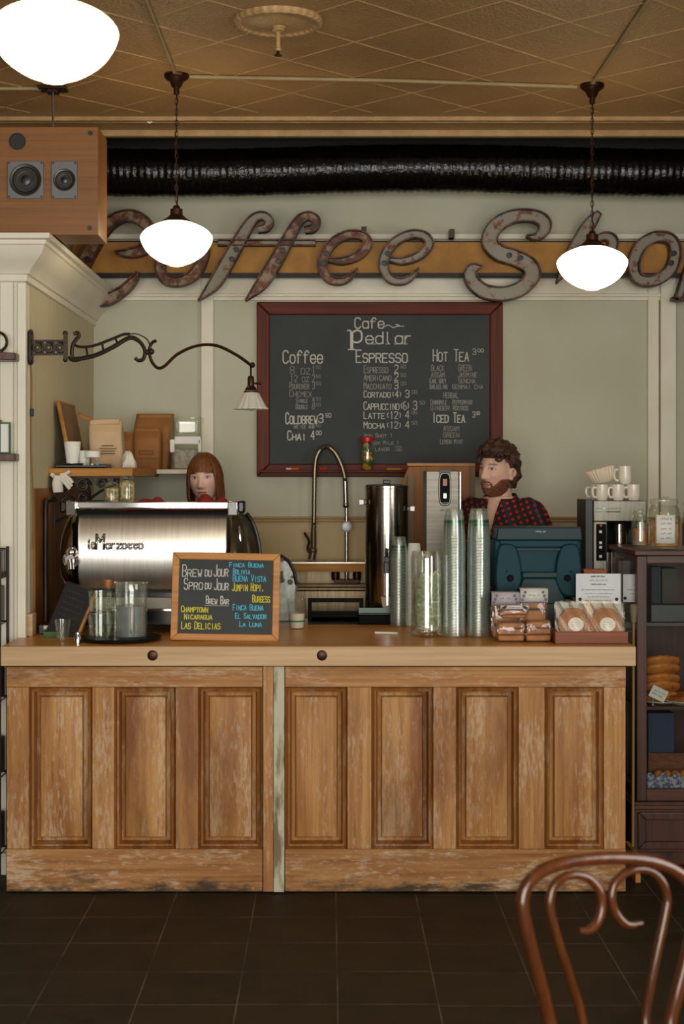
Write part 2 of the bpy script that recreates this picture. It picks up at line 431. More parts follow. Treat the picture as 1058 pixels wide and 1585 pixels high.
# ceiling with diamond ridges of the tin panels; it stops short of the back wall, black above the gap
cb = MB().box(XL, XR, YF, 7.3, ZC, ZC+.06)
struct('ceiling', cb, M['tin'], base=(0, 0, ZC))
rb = MB()
A, Bq = .53, .51
for k in range(-14, 15):
    for sgn in (-1, 1):
        # lines u = x/A + sgn*y/B = const through (0.365, 6.06)
        c0 = .365/A+sgn*6.06/Bq+k
        pts = []
        for i in range(60):
            y = 3.4+i*.0607; x = A*(c0-sgn*y/Bq)
            if -2.6 < x < 2.6 and y < 6.98: pts.append((x, y, ZC+.0015))
        if len(pts) > 1: rb.tube([pts[0], pts[-1]], .0045, 6)
struct('trim_1', rb, M['tinrib'], base=(0, 5, ZC))
tb = MB()
for y0, y1, d in ((7.0, 7.03, .018), (7.09, 7.1, .008), (7.27, 7.31, .03)): tb.box(XL, XR, y0, y1, ZC-d, ZC+.01)
struct('trim_2', tb, M['tinrib'], bevel=.005)
struct('wall_back', MB().box(XL, XR, YB, YB+.1, 0, PZ(297, YB)), M['wallp'])
struct('wall_back_upper', MB().box(XL, XR, YB, YB+.1, PZ(297, YB), 4.0), M['black'])
struct('trim_3', MB().box(XL, XR, 7.3, 7.34, ZC+.0, 3.98).box(XL, XR, 7.3, YB, 3.96, 4.0), M['black'])
struct('wall_left', MB().box(XL-.1, XL, YF, YB, 0, 4.0), M['darkwall'])
struct('wall_right', MB().box(XR, XR+.1, YF, .7, 0, 4.0).box(XR, XR+.1, 3.1, YB, 0, 4.0).box(XR, XR+.1, .7, 3.1, 0, .8).box(XR, XR+.1, .7, 3.1, 3.0, 4.0), M['darkwall'])
struct('window_2', MB().box(XR+.02, XR+.08, 1.87, 1.93, .8, 3.0).box(XR+.02, XR+.08, .7, .76, .8, 3.0).box(XR+.02, XR+.08, 3.04, 3.1, .8, 3.0).box(XR+.02, XR+.08, .7, 3.1, 2.3, 2.36), M['darkwood'])
wf = MB().box(XL, -2.4, YF-.1, YF, 0, ZC).box(2.2, XR, YF-.1, YF, 0, ZC).box(-2.4, 2.2, YF-.1, YF, 0, .25).box(-2.4, 2.2, YF-.1, YF, 3.0, ZC)
struct('wall_front', wf, M['darkwall'])
wn = MB()
for x in (-2.4, -.9, .7, 2.14): wn.box(x, x+.06, YF-.08, YF-.02, .25, 3.0)
wn.box(-2.4, 2.2, YF-.08, YF-.02, 2.35, 2.41)
struct('window_1', wn, M['darkwood'])
# lower tan wainscot, rail, upright battens, frieze bands on the back wall
struct('trim_4', MB().box(PX(330, 7.73), XR, 7.725, YB, 0, PZ(808, 7.73)), M['dado'])
struct('trim_5', MB().box(PX(330, 7.7), XR, 7.705, YB, PZ(808, 7.7), PZ(803, 7.7)).box(PX(330, 7.7), XR, 7.69, YB, PZ(803, 7.7), PZ(800, 7.7)), M['railw'], bevel=.003)
struct('trim_6', MB().box(PX(311, 7.7), PX(330, 7.7), 7.7, YB, 0, PZ(428, 7.7)), M['white_paint'], bevel=.003)
struct('trim_7', MB().box(PX(1003, 7.7), PX(1020, 7.7), 7.71, YB, 0, PZ(430, 7.7)).box(PX(1022, 7.7), PX(1046, 7.7), 7.695, YB, 0, PZ(430, 7.7)), M['white_paint'], bevel=.004)
struct('trim_8', MB().box(-1.22, XR, 7.725, YB, PZ(455, 7.73), PZ(428, 7.73)).box(-1.22, XR, 7.705, YB, PZ(459, 7.7), PZ(454, 7.7)).box(-1.22, XR, 7.72, YB, PZ(464, 7.7), PZ(459, 7.7)), M['white_paint'], bevel=.002)
struct('trim_9', MB().box(-1.22, XR, 7.70, YB, PZ(370, 7.7), PZ(361, 7.7)).box(-1.22, XR, 7.72, YB, PZ(376, 7.7), PZ(370, 7.7)), M['white_paint'], bevel=.004)
# white partition with crown at the left
PXR, PY0, PZT = -1.2246, 5.98, 2.4
struct('wall_partition', MB().box(XL, PXR-.003, PY0, PY0+.1, 0, PZT), M['bead'])
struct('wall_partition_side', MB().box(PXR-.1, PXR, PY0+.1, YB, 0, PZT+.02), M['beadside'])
struct('trim_10', MB().box(PXR-.028, PXR+.006, PY0-.011, PY0+.025, .0, PZT-.021), M['white_paint'], bevel=.004)
# crown: profile swept round the corner (out, up)
prof = [(0, 2.38), (.012, 2.385), (.012, 2.41), (.022, 2.412), (.03, 2.43), (.055, 2.455), (.085, 2.485), (.098, 2.515), (.105, 2.52), (.105, 2.535), (.122, 2.54), (.122, 2.56), (0, 2.56)]
def crown_v(o, z, k): return [(XL, PY0-o, z), (PXR+o, PY0-o, z), (PXR+o, YB, z)][k]
n = len(prof)
cr = MB().add([crown_v(o, z, k) for k in range(3) for o, z in prof], [(k*n+i, k*n+i+1, (k+1)*n+i+1, (k+1)*n+i) for k in range(2) for i in range(n-1)])
cr.box(XL, PXR, PY0, YB, 2.39, 2.56)
struct('trim_11', cr, M['white_paint'], sharp=30)
struct('baseboard_left', MB().box(XL, PXR-.03, PY0-.025, PY0, 0, .09), M['white_paint'], bevel=.006)

# ------------------------------------------------------------------ counter of old doors
M['oldwood'] = wood('worn pine', '#b9894f', '#8a5424', 'Z', .55, 1., .55)
M['moulding'] = wood('varnished moulding with painted shade', '#a06a34', '#74451a', 'Z', .5, 1., .3)  # darker than the panels: moulding shading put into the colour, besides orange varnish
M['oldwoodx'] = wood('worn pine rail', '#b9894f', '#8a5424', 'X', .55, 1., .55)
M['kick'] = wood('scuffed pine kick rail', '#b0814c', '#83501f', 'X', .6, 1., .7, .95)
M['edge'] = wood('pale pine edge', '#c7a780', '#b08d64', 'X', .5, .8)
M['top'] = wood('varnished pine top', '#d4953f', '#b07526', 'X', .3, .8, spec=.3)
M['moss'] = mat('flaked green grey paint', '#bdb8a0', .7, c2='#77694a', scale=9, stretch=(3, 3, .8), bump=.2, lo=.45, hi=.62)
K = 5.7/F
def cx(px): return (px-509)*K
def cz(py): return EYE-(py-741)*K
ct = thing('counter', 'long pine service counter faced with old raised panel doors', 'counter', (0, 5.7, 0))
poly = [(-1.249, 5.672), (1.167, 5.672), (1.167, 6.5), (-1.215, 6.5), (-1.215, 5.97), (-1.249, 5.97)]
obj('countertop', MB().prism(poly, .905, .9515, 'XY'), M['top'], ct, bevel=.003)
eb = obj('counter_edge', MB().box(-1.25, 1.168, 5.655, 5.6715, .876, .9515), M['edge'], ct, bevel=.004)
for px in (236, 498):
    pl = MB().lathe([(0, -.004), (.012, -.004), (.02, -.001), (.021, .004), (0, .004)], 20, (PX(px, 5.655), 5.655, PZ(1014.5, 5.655)), 'Y')
    obj('bolt_plug', pl, M['bronze'], eb)
obj('carcass', MB().box(-1.225, 1.14, 5.76, 6.45, 0, .9), M['darkwood'], ct)
def door(x0, x1, ytop, ybot, panels, stile_l, stile_r):
    """front made of stiles, rails and raised panels"""
    fr = MB(); z0, z1 = cz(ybot), cz(ytop); pz0, pz1 = cz(1314), cz(1064)
    y0, y1 = 5.70, 5.755
    xs = [x0]
    for a, b in panels: xs += [a, b]
    xs.append(x1)
    for i in range(0, len(xs), 2): fr.box(cx(xs[i])+.0012, cx(xs[i+1])-.0012, y0+.0015, y1, pz0, pz1)
    for i in range(0, len(xs), 2):
        pass
    d = obj('door_front', fr, M['oldwood'], ct, bevel=.0015)
    obj('bottom_rail', MB().box(cx(x0), cx(x1), y0, y1, z0, pz0-.001), M['kick'], d, bevel=.0015)
    obj('top_rail', MB().box(cx(x0), cx(x1), y0, y1, pz1+.001, z1), M['oldwoodx'], d, bevel=.0015)
    for (a, b) in panels:
        X0, X1 = cx(a), cx(b); zz0, zz1 = pz0, pz1
        pb = MB()
        # moulding ring, sunk bevel, raised field
        rings = [(0, .001), (.004, .012), (.010, .003), (.017, .007), (.023, .046)], [(.023, .046), (.036, .041), (.041, .026), (.046, .024)]
        for wh, rg_ in enumerate(rings):
            vs = []; pb = MB()
            for ins, dep in rg_:
                y = y0+dep
                vs += [(X0+ins, y, zz0+ins), (X1-ins, y, zz0+ins), (X1-ins, y, zz1-ins), (X0+ins, y, zz1-ins)]
            fs = [(i*4+k, i*4+(k+1) % 4, (i+1)*4+(k+1) % 4, (i+1)*4+k) for i in range(len(rg_)-1) for k in range(4)]
            if wh: q = (len(rg_)-1)*4; fs.append((q, q+1, q+2, q+3))
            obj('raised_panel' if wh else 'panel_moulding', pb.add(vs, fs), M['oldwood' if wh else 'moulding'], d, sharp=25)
    return d
door(10, 406, 1032, 1380, [(45, 142), (177, 271), (307, 404)], 0, 0)
door(441, 968, 1032, 1380, [(441.5, 537), (575, 670), (706, 802), (843, 934)], 0, 0)
pm = MB().box(cx(407), cx(423), 5.695, 5.74, cz(1380), cz(1031)); obj('post', pm, M['oldwood'], ct, bevel=.002)
pm = MB().box(cx(423.3), cx(440), 5.69, 5.74, cz(1380), cz(1031)); obj('post', pm, M['moss'], ct, bevel=.002, label='flaked grey green strip')
obj('side_panel', MB().box(1.117, 1.138, 5.74, 6.45, 0, .905).box(-1.24, -1.222, 5.74, 5.95, 0, .905), M['oldwood'], ct)

# ------------------------------------------------------------------ sign
def rusty(name, a, b_, fa):
    m, nt, bs = newmat(name)
    n1 = noise(nt, ocoord(nt), 14, 6, .65); n2 = noise(nt, ocoord(nt), 40, 4, .6)
    f = math_(nt, 'ADD', math_(nt, 'MULTIPLY', n1, .75), math_(nt, 'MULTIPLY', n2, .25))
    nt.links.new(ramp(nt, f, [(fa, lin(a)), (fa+.05, lin('#6b3a1e')), (fa+.13, lin(b_))]), bs.inputs['Base Color'])
    bs.inputs['Roughness'].default_value = .5; bs.inputs['Metallic'].default_value = .25
    return m
M['rust'] = rusty('rusted enamel', '#80725c', '#3f2012', .44)
M['greyrust'] = rusty('grey enamel with rust', '#7f7a6d', '#4a2612', .53)
M['rimrust'] = rusty('rusted letter rim', '#3b2014', '#160c08', .4)
M['ochre'] = mat('ochre sign board', '#b07d2c', .6, c2='#94651f', scale=7, bump=.1)
sg = thing('coffee_shop_sign', 'rusty script metal letters reading Coffee Shop mounted on a long ochre board', 'sign', P(620, 425, 7.62))
obj('sign_board', MB().box(PX(112, 7.6), 2.2, 7.6, 7.65, PZ(423, 7.6), PZ(374, 7.6)), M['ochre'], sg, bevel=.003)
obj('sign_rail', MB().box(PX(112, 7.6), 2.2, 7.585, 7.66, PZ(428, 7.6), PZ(423, 7.6)).box(PX(112, 7.6), 2.2, 7.59, 7.66, PZ(375, 7.6), PZ(373, 7.6)), M['black'], sg)
YL = 7.52
def stroke_letter(strokes, m, sockets, tag_=None, deep=.055):
    """open trough letters: floor plate in m, rusty rim as a sub-part"""
    fl, rim = MB(), MB()
    s = YL/F; Y0 = YL
    for si, st in enumerate(strokes):
        YL_ = Y0+.014*si
        closed = st[0] == 'o'; pts = st[1:] if closed else st
        pp = spline(pts, 7, closed); N = len(pp)
        L, R = [], []
        for i in range(N):
            a = np.array(pp[(i-1) % N] if closed or i > 0 else pp[0]); b = np.array(pp[(i+1) % N] if closed or i < N-1 else pp[-1])
            t = (b-a)[:2]; t /= (np.linalg.norm(t) or 1); nrm = np.array([-t[1], t[0]]); w_ = pp[i][2]/2
            c = np.array(pp[i][:2]); L.append(c+nrm*w_); R.append(c-nrm*w_)
        def W(p, y): return (PX(p[0], YL), y, PZ(p[1], YL))
        th = 2.1
        vs = []; 
        for i in range(N):
            d = R[i]-L[i]; ln = np.linalg.norm(d) or 1; d = d/ln*min(th, ln*.45)
            vs += [W(L[i], YL_+deep), W(L[i], YL_), W(L[i]+d, YL_), W(L[i]+d, YL_+deep*.6), W(R[i]-d, YL_+deep*.6), W(R[i]-d, YL_), W(R[i], YL_), W(R[i], YL_+deep)]
        rng = range(N) if closed else range(N-1)
        frim, ffl = [], []
        for i in rng:
            j = (i+1) % N
            for k in range(8):
                k2 = (k+1) % 8
                (ffl if k == 3 else frim).append((i*8+k, i*8+k2, j*8+k2, j*8+k))
        if not closed:
            for e in (0, N-1):   # end walls
                o = e*8; frim += [(o, o+1, o+6, o+7)]
        rim.add(vs, frim); fl.add(vs, ffl)
    f = obj('letter', fl, m, sg, sharp=50)
    obj('rim', rim, M['rimrust'], f, sharp=50)
    for (x, y) in sockets:
        sk = MB().lathe([(0, .002), (.010, .002), (.0105, -.012), (.014, -.012), (.0145, .006), (0, .006)], 14, (PX(x, YL), YL+deep*.6-.004, PZ(y, YL)), 'Y')
        obj('lamp_socket', sk, M['blackplastic'], f)
    return f
stroke_letter([[(177, 389, 3), (196, 391, 14), (222, 384, 19), (233, 362, 20), (218, 339, 20), (192, 333, 19), (163, 350, 22), (138, 388, 24), (122, 425, 24), (130, 455, 22), (160, 464, 20), (188, 450, 17), (206, 432, 13), (212, 420, 4)]], M['rust'], [(133, 400), (127, 420)])
stroke_letter([['o', (276, 362, 17), (306, 362, 17), (316, 386, 17), (304, 418, 18), (281, 434, 17), (254, 431, 17), (246, 404, 17), (256, 376, 18)]], M['rust'], [(254, 396), (252, 412)])
bar = lambda x0, x1: [(x0, 374, 10), ((x0+x1)/2, 374, 10), (x1, 374, 10)]
stroke_letter([[(398, 354, 12), (411, 351, 14), (416, 341, 15), (406, 333, 14), (391, 339, 16), (374, 364, 20), (354, 400, 22), (332, 437, 20), (306, 465, 3)], bar(336, 488)], M['greyrust'], [(365, 385), (358, 400)])
stroke_letter([[(471, 355, 12), (484, 352, 14), (489, 341, 15), (478, 333, 14), (463, 340, 16), (447, 366, 20), (427, 402, 22), (405, 437, 20), (379, 465, 3)]], M['rust'], [(437, 386), (430, 403)])
e_path = [(508, 401, 8), (530, 403, 12), (555, 394, 14), (569, 377, 15), (561, 364, 14), (540, 362, 14), (517, 373, 15), (502, 393, 16), (499, 413, 16), (508, 430, 14), (525, 435, 12), (541, 429, 10), (553, 414, 3)]
stroke_letter([e_path], M['rust'], [(505, 391), (500, 406)])
stroke_letter([[(x+95, y, w_) for x, y, w_ in e_path]], M['greyrust'], [(600, 391), (595, 406)])
stroke_letter([[(815, 364, 4), (829, 366, 12), (842, 356, 19), (842, 342, 21), (824, 333, 20), (792, 335, 22), (767, 350, 25), (758, 372, 26), (772, 390, 26), (797, 398, 26), (819, 410, 26), (824, 426, 26), (808, 445, 24), (780, 454, 23), (750, 450, 23), (730, 433, 22), (731, 416, 18), (746, 411, 4)]], M['greyrust'], [(789, 394), (806, 398)])
stroke_letter([[(928, 328, 10), (914, 345, 20), (897, 372, 21), (880, 405, 20), (862, 438, 3)], [(903, 392, 6), (920, 372, 10), (938, 364, 14), (950, 372, 17), (944, 395, 18), (931, 420, 17), (938, 436, 12), (958, 424, 3)]], M['greyrust'], [(893, 385), (886, 398)])
stroke_letter([['o', (1015, 366, 18), (1039, 370, 18), (1046, 392, 19), (1037, 418, 19), (1012, 434, 18), (988, 430, 18), (981, 408, 19), (992, 380, 19)]], M['greyrust'], [(1044, 391), (1040, 406)])
stroke_letter([[(1092, 356, 10), (1083, 380, 18), (1068, 420, 19), (1050, 462, 12)], [(1078, 385, 8), (1098, 365, 14), (1118, 370, 18), (1116, 400, 18), (1095, 428, 14), (1074, 428, 4)], [(1042, 461, 6), (1052, 462, 7), (1068, 461, 6)]], M['greyrust'], [])
for x, y in ((563, 356), (699, 360)):
    fx = MB().box(PX(x-4, 7.58), PX(x+4, 7.58), 7.57, 7.65, PZ(y+8, 7.58), PZ(y-5, 7.58))
    obj('clamp', fx, M['iron'], sg)

# ------------------------------------------------------------------ flexible duct
M['duct'] = mat('black foil duct', '#060504', .2, 0, c2='#0c0906', scale=20, bump=.4, bscale=35, spec=.35)
dz, dr = PZ(263, 7.5), .118
pts = [(XL+.02+i*.0085, 7.52, dz+.012*math.sin(i*.021)) for i in range(626)]
single('ventilation_duct', 'long black ribbed flexible duct running above the sign', 'duct', MB().tube(pts, [dr+(.0022 if i % 4 < 2 else 0)+.0015*math.sin(i*.37) for i in range(626)], 28), M['duct'])
# ------------------------------------------------------------------ pendant lamps
def emis(name, c, s):
    m, nt, b = newmat(name); b.inputs['Base Color'].default_value = (.9, .88, .8, 1)
    b.inputs['Emission Color'].default_value = (*c, 1); b.inputs['Emission Strength'].default_value = s
    b.inputs['Roughness'].default_value = .15
    return m
M['opal'] = emis('lit opal glass', (1, .80, .50), 8.5)
M['chain'] = mat('rusty chain', '#3b2417', .5, .5)
def pendant(x, y, zb, label):
    """school-house globe on a chain; zb = height of the globe's lowest point"""
    t = thing('pendant_lamp', label, 'lamp', (x, y, zb), 'school house pendant lamps')
    r = .152
    pf = [(0, 0), (.026, .001), (.034, .005), (.060, .014), (.083, .026), (.110, .045), (.130, .067), (.144, .091), (.151, .110), (.152, .120), (.149, .130), (.143, .137), (.140, .142), (.122, .157), (.095, .171), (.072, .180), (.058, .186)]
    pf = [(q[0], q[1]) for q in spline(pf, 3)]
    obj('globe', MB().lathe([(max(0, a), b_) for a, b_ in pf], 48), M['opal'], t, world=False, sharp=60)
    ft = MB().lathe([(0, .255), (.012, .255), (.016, .243), (.026, .240), (.027, .215), (.03, .213), (.044, .200), (.060, .191), (.063, .184), (.05, .182)], 32)
    obj('fitter', ft, M['bronze'], t, world=False)
    H = ZC-zb
    cn = MB().lathe([(0, H), (.052, H), (.052, H-.012), (.046, H-.02), (.028, H-.032), (.022, H-.05), (.012, H-.06), (.012, H-.085), (0, H-.085)], 24)
    cn.cbox((-.035, 0, H-.006), (.03, .03, .012)).cbox((.035, 0, H-.006), (.03, .03, .012))
    obj('canopy', cn, M['bronze'], t, world=False)
    ch = MB(); z0, z1 = .25, H-.08; L = .03; n_ = int((z1-z0)/(L*.74)); st = (z1-z0)/n_
    for i in range(n_):
        zc = z0+(i+.5)*st; pts = []
        for k in range(10):
            a = 2*PI*k/10; u, v = .0065*math.cos(a), L*.5*math.sin(a)
            pts.append((u, 0, zc+v) if i % 2 else (0, u, zc+v))
        ch.tube(pts, .0018, 5, closed=True)
    ch.tube([(.004, .003, z0), (-.004, -.003, (z0+z1)/2), (.003, .003, z1)], .0022, 5)
    obj('chain', ch, M['chain'], t, world=False)
    return t
pendant(PX(273, 6.27), 6.27, PZ(412, 6.27), 'lit opal globe pendant lamp hanging in front of the letters C and o')
pendant(PX(916, 6.43), 6.43, PZ(449, 6.43), 'lit opal globe pendant lamp hanging in front of the letter h')
pendant(PX(84, 3.55), 3.55, PZ(127, 3.55), 'large near opal globe pendant lamp at the top left corner above the speaker')
# ceiling conduits, junction plate, rosette
def pipe(label, pts, r=.008, m='conduit'):
    return single('conduit', label, 'conduit', MB().tube(pts, r, 8), M[m])
zc = ZC-.009
pipe('thin conduit running along the ceiling between the two counter pendant lamps', [(PX(273, 6.27)+.055, 6.27, zc), (PX(600, 6.33), 6.33, zc), (PX(912, 6.43)-.055, 6.43, zc)])
pipe('thin conduit running along the ceiling from left wall to the left counter pendant', [(XL, 6.47, zc), (-1.25, 6.46, zc)])
pipe('conduit along the ceiling from the near pendant to the left counter pendant', [(-.655, 3.62, zc), (-.645, 6.2, zc)])
pipe('conduit along the ceiling running forward from the right counter pendant', [(1.13, 0.5, zc), (1.13, 6.37, zc)])
jp = thing('speaker_hanger', 'flat ceiling plate with thin steel rod above the wooden speaker', 'hanger', (PX(82, 6.47), 6.47, ZC))
xh = PX(82, 6.47)
obj('plate', MB().cbox((xh, 6.47, ZC-.008), (.12, .08, .016)).cbox((xh, 6.47, ZC-.02), (.05, .05, .02)), M['bronze'], jp, bevel=.003)
obj('rod', MB().tube([(xh, 6.47, ZC-.02), (xh, 6.47, 2.75)], .005, 8), M['steel'], jp)
obj('bracket', MB().box(xh-.012, xh+.012, 6.2, 6.475, 2.74, 2.752), M['steel'], jp)
ro = thing('ceiling_rosette', 'round fluted plaster rosette on the pressed tin ceiling', 'rosette', (PX(430, 5.52), 5.52, ZC))
def flu(a, z): return 1+.02*math.cos(a*36)
rp = [(.165, .0), (.165, -.012), (.155, -.022), (.142, -.022), (.136, -.014), (.12, -.010), (.09, -.017), (.05, -.028), (.03, -.03), (.03, -.036), (0, -.036)]
obj('plaster_disc', MB().lathe(rp, 144, flute=lambda a, z: 1+(.02*math.cos(a*30) if -.03 < z < -.009 else 0)), M['tinrib'], ro, world=False)
sp_ = thing('sprinkler', 'small sprinkler head hanging from centre of the ceiling rosette', 'sprinkler', (PX(430, 5.52), 5.52, ZC-.036))
obj('pipe', MB().lathe([(0, 0), (.024, 0), (.024, -.008), (.009, -.012), (.009, -.07), (.012, -.072), (.012, -.082), (0, -.082)], 16), M['tinrib'], sp_, world=False)
obj('deflector', MB().lathe([(0, -.082), (.006, -.082), (.006, -.094), (.015, -.096), (.015, -.099), (0, -.099)], 16), M['bronze'], sp_, world=False)
hk = MB().tube(spline([P(228, 178, 7.02), P(226, 184, 7.02), P(231, 190, 7.02), P(236, 186, 7.02), P(234, 181, 7.02)], 5), .004, 6).tube([P(228, 178, 7.02), P(228, 176, 7.02)], .005, 6)
single('ceiling_hook', 'small white hook screwed in the ceiling edge moulding', 'hook', hk, M['white_paint'])

# ------------------------------------------------------------------ wooden speaker above the partition
YS = 5.95
sx0, sx1, sz0, sz1 = PX(-70, YS), PX(152, YS), PZ(365, YS)+.003, PZ(196, YS)
sk = thing('loudspeaker', 'large orange wood loudspeaker box resting on the white partition crown', 'speaker', ((sx0+sx1)/2, YS+.1, sz0))
obj('cabinet', MB().box(sx0, sx1, YS, YS+.235, sz0, sz1), M['speaker'], sk, bevel=.003)
def driver(px, py, hw, hh, r):
    x, z = PX(px, YS), PZ(py, YS); s = YS/F
    f = obj('driver', MB().box(x-hw*s, x+hw*s, YS-.008, YS-.0005, z-hh*s, z+hh*s), mat('grey driver frame', '#6d6f70', .4, .3), sk, bevel=.002)
    R = r*s
    obj('cone', MB().lathe([(0, -.012), (R*.18, -.011), (R*.3, -.0095), (R*.3, -.0086), (R*.75, -.0088), (R*.8, -.013), (R*.92, -.014), (R, -.0085), (R, -.006)], 32, (x, YS, z), 'Y'), mat('black cone', '#1d1c1a', .3), f)
    obj('surround', MB().torus((x, YS-.009, z), R*.95, .003, 28, 6, 'Y').torus((x, YS-.009, z), R*.5, .0022, 28, 6, 'Y'), mat('olive cone ring', '#4b4634', .35, .4), f)
    sc = MB()
    for i in (-1, 1):
        for j in (-1, 1): sc.cyl((x+i*(hw-3)*s, YS-.011, z+j*(hh-3)*s), .004, .004, 8, 'Y')
    obj('screw', sc, M['blackplastic'], f)
driver(40, 279, 28, 29, 25); driver(100, 279, 20, 29, 17)
obj('bass_port', MB().lathe([(0, -.001), (.03, -.001), (.031, -.004), (.034, -.004), (.034, .0)], 24, (PX(27, YS), YS, PZ(219, YS)), 'Y'), M['blackplastic'], sk)
for px, py in ((140, 206), (139, 353)):
    obj('corner_bolt', MB().cyl((PX(px, YS), YS-.006, PZ(py, YS)), .009, .007, 12, 'Y'), M['blackplastic'], sk)

# ------------------------------------------------------------------ menu board
YM = 7.705
mb_ = thing('menu_chalkboard', 'big wall menu chalkboard in dark red wood frame', 'chalkboard', P(587, 738, 7.7))
X0, X1, Z0, Z1 = PX(397, 7.7), PX(778, 7.7), PZ(738, 7.7), PZ(467, 7.7); fw = .067
def mitre(x0, x1, z0, z1, w_, y0, y1):
    A_ = [(x0, z0), (x1, z0), (x1, z1), (x0, z1)]; B_ = [(x0+w_, z0+w_), (x1-w_, z0+w_), (x1-w_, z1-w_), (x0+w_, z1-w_)]
    return [[A_[i], A_[(i+1) % 4], B_[(i+1) % 4], B_[i]] for i in range(4)]
sb = obj('slate', MB().box(X0+.06, X1-.06, 7.715, 7.738, Z0+.06, Z1-.06), M['slate'], mb_)
for i, q in enumerate(mitre(X0, X1, Z0, Z1, fw, 0, 0)):
    obj('frame_rail', MB().prism(q, 7.70, 7.738), M['redwood' if i % 2 == 0 else 'redwoodz'], mb_, bevel=.006)
obj('chalk_ledge', MB().box(X0+.02, X1-.02, 7.645, 7.70, Z0+.022, Z0+.034), M['redwood'], mb_, bevel=.003)
YW = 7.7135
tf = lambda u, v: (u, YW, v)
secs = {}
def S_(n_, dim=False): return secs.setdefault((n_, dim), MB())
def mt(mbx, text, x0, x1, y0, y1, th, **k):
    s = YW/F; writing(mbx, text, PX(x0, YW), PZ(y1, YW), (x1-x0)*s, (y1-y0)*s, th, tf, **k)
mt(S_('title_writing'), 'Cafe', 549, 594, 492, 508, .0058, mixed=True)
mt(S_('title_writing'), 'edlar', 566, 638, 514, 532, .0062, mixed=True)
def polychalk(mbx, pts, th):
    for (a, b), (c, d) in zip(pts, pts[1:]):
        x0, z0, x1, z1 = PX(a, YW), PZ(b, YW), PX(c, YW), PZ(d, YW); dx, dz_ = x1-x0, z1-z0; L = math.hypot(dx, dz_) or 1e-6
        nx, nz = -dz_/L*th/2, dx/L*th/2
        lift = -6e-5*((len(mbx.v)//4) % 9); mbx.add([(p, q+lift, r) for p, q, r in (tf(x0+nx, z0+nz), tf(x0-nx, z0-nz), tf(x1-nx, z1-nz), tf(x1+nx, z1+nz))], [(0, 1, 2, 3)])
P_ = [(537, 512), (541, 511), (546, 516)]; polychalk(S_('title_writing'), P_, .008)
polychalk(S_('title_writing'), [(544, 514), (544, 540)], .016); polychalk(S_('title_writing'), [(538, 541), (550, 541)], .006)
polychalk(S_('title_writing'), spline([(546, 514), (553, 511), (559, 515), (559, 526), (553, 530), (546, 529)], 4), .009)
polychalk(S_('title_writing'), spline([(594, 506), (601, 503), (608, 507), (615, 505), (625, 505)], 4), .004); polychalk(S_('title_writing'), [(612, 502), (618, 504)], .006)
for x in (578, 600, 613, 627): polychalk(S_('title_writing'), [(x-4, 532.5), (x+4, 532.5)], .003)
mt(S_('coffee_writing'), 'Coffee', 438, 499, 543, 562, .006, mixed=True)
mt(S_('espresso_writing'), 'Espresso', 551, 630, 542, 561, .006, small=.72)
mt(S_('tea_writing'), 'Hot Tea', 670, 725, 541, 559, .005, small=.75)
mt(S_('tea_writing'), 'Iced Tea', 669, 719, 639, 654, .005, small=.75)
mt(S_('coffee_writing'), 'Coldbrew', 442, 491, 639, 656, .0055, small=.7); mt(S_('coffee_writing'), '3', 493, 502, 641, 654, .0055); mt(S_('coffee_writing'), '50', 504, 512, 640, 646, .003)
mt(S_('coffee_writing'), 'Chai', 445, 473, 667, 681, .0055, small=.65); mt(S_('coffee_writing'), '4', 481, 488, 667, 680, .005); mt(S_('coffee_writing'), '00', 489, 497, 667, 673, .003)
for t_, x0, x1, y0, y1, n_ in (('8 oz', 449, 480, 567, 579, '1'), ('12 oz', 449, 478, 581, 591, '2'), ('Pourover', 448, 478, 592, 602, '3'), ('Chemex', 448, 482, 604, 614, ''),
                          ('Single', 458, 476, 616, 623, '4'), ('Double', 458, 476, 625, 633, '8'), ('no ice add', 455, 486, 657, 663, '1')):
    mt(S_('coffee_writing', True), t_, x0, x1, y0, y1, .0032, small=.75)
    if n_: mt(S_('coffee_writing', True), n_, 483, 488, y0-1, y1, .0034); mt(S_('coffee_writing', True), '50' if n_ != '8' else '00', 489, 496, y0-1, y0+4, .002)
for t_, x1, y0, y1, n_, c_ in (('Espresso', 600, 566, 577, '2', '50'), ('Americano', 605, 579, 589, '2', '50'), ('Macchiato', 605, 592, 602, '3', '00'), ('Cortado(4)', 622, 605, 615, '3', '00'),
                          ('Cappuccino(6)', 634, 622, 634, '3', '50'), ('Latte(12)', 622, 637, 648, '4', '00'), ('Mocha(12)', 622, 653, 663, '4', '50')):
    mt(S_('espresso_writing', y0 <= 600), t_, 563, x1, y0, y1, .0036, small=.75)
    X_ = 610 if x1 < 615 else x1+5
    mt(S_('espresso_writing'), n_, X_, X_+8, y0-1, y1, .0036); mt(S_('espresso_writing', True), c_, X_+10, X_+18, y0-1, y0+4, .0025)
mt(S_('espresso_writing', True), 'Add Shot 1', 563, 607, 671, 677, .0028); mt(S_('espresso_writing', True), 'Soy Milk 1', 576, 617, 682, 688, .0028); mt(S_('espresso_writing', True), 'Flavor .50', 576, 621, 691, 698, .0028)
mt(S_('tea_writing'), '3', 731, 738, 540, 549, .003); mt(S_('tea_writing'), '00', 739, 748, 540, 545, .0025); mt(S_('tea_writing'), '3', 731, 736, 637, 646, .003); mt(S_('tea_writing'), '00', 737, 742, 637, 642, .0025)
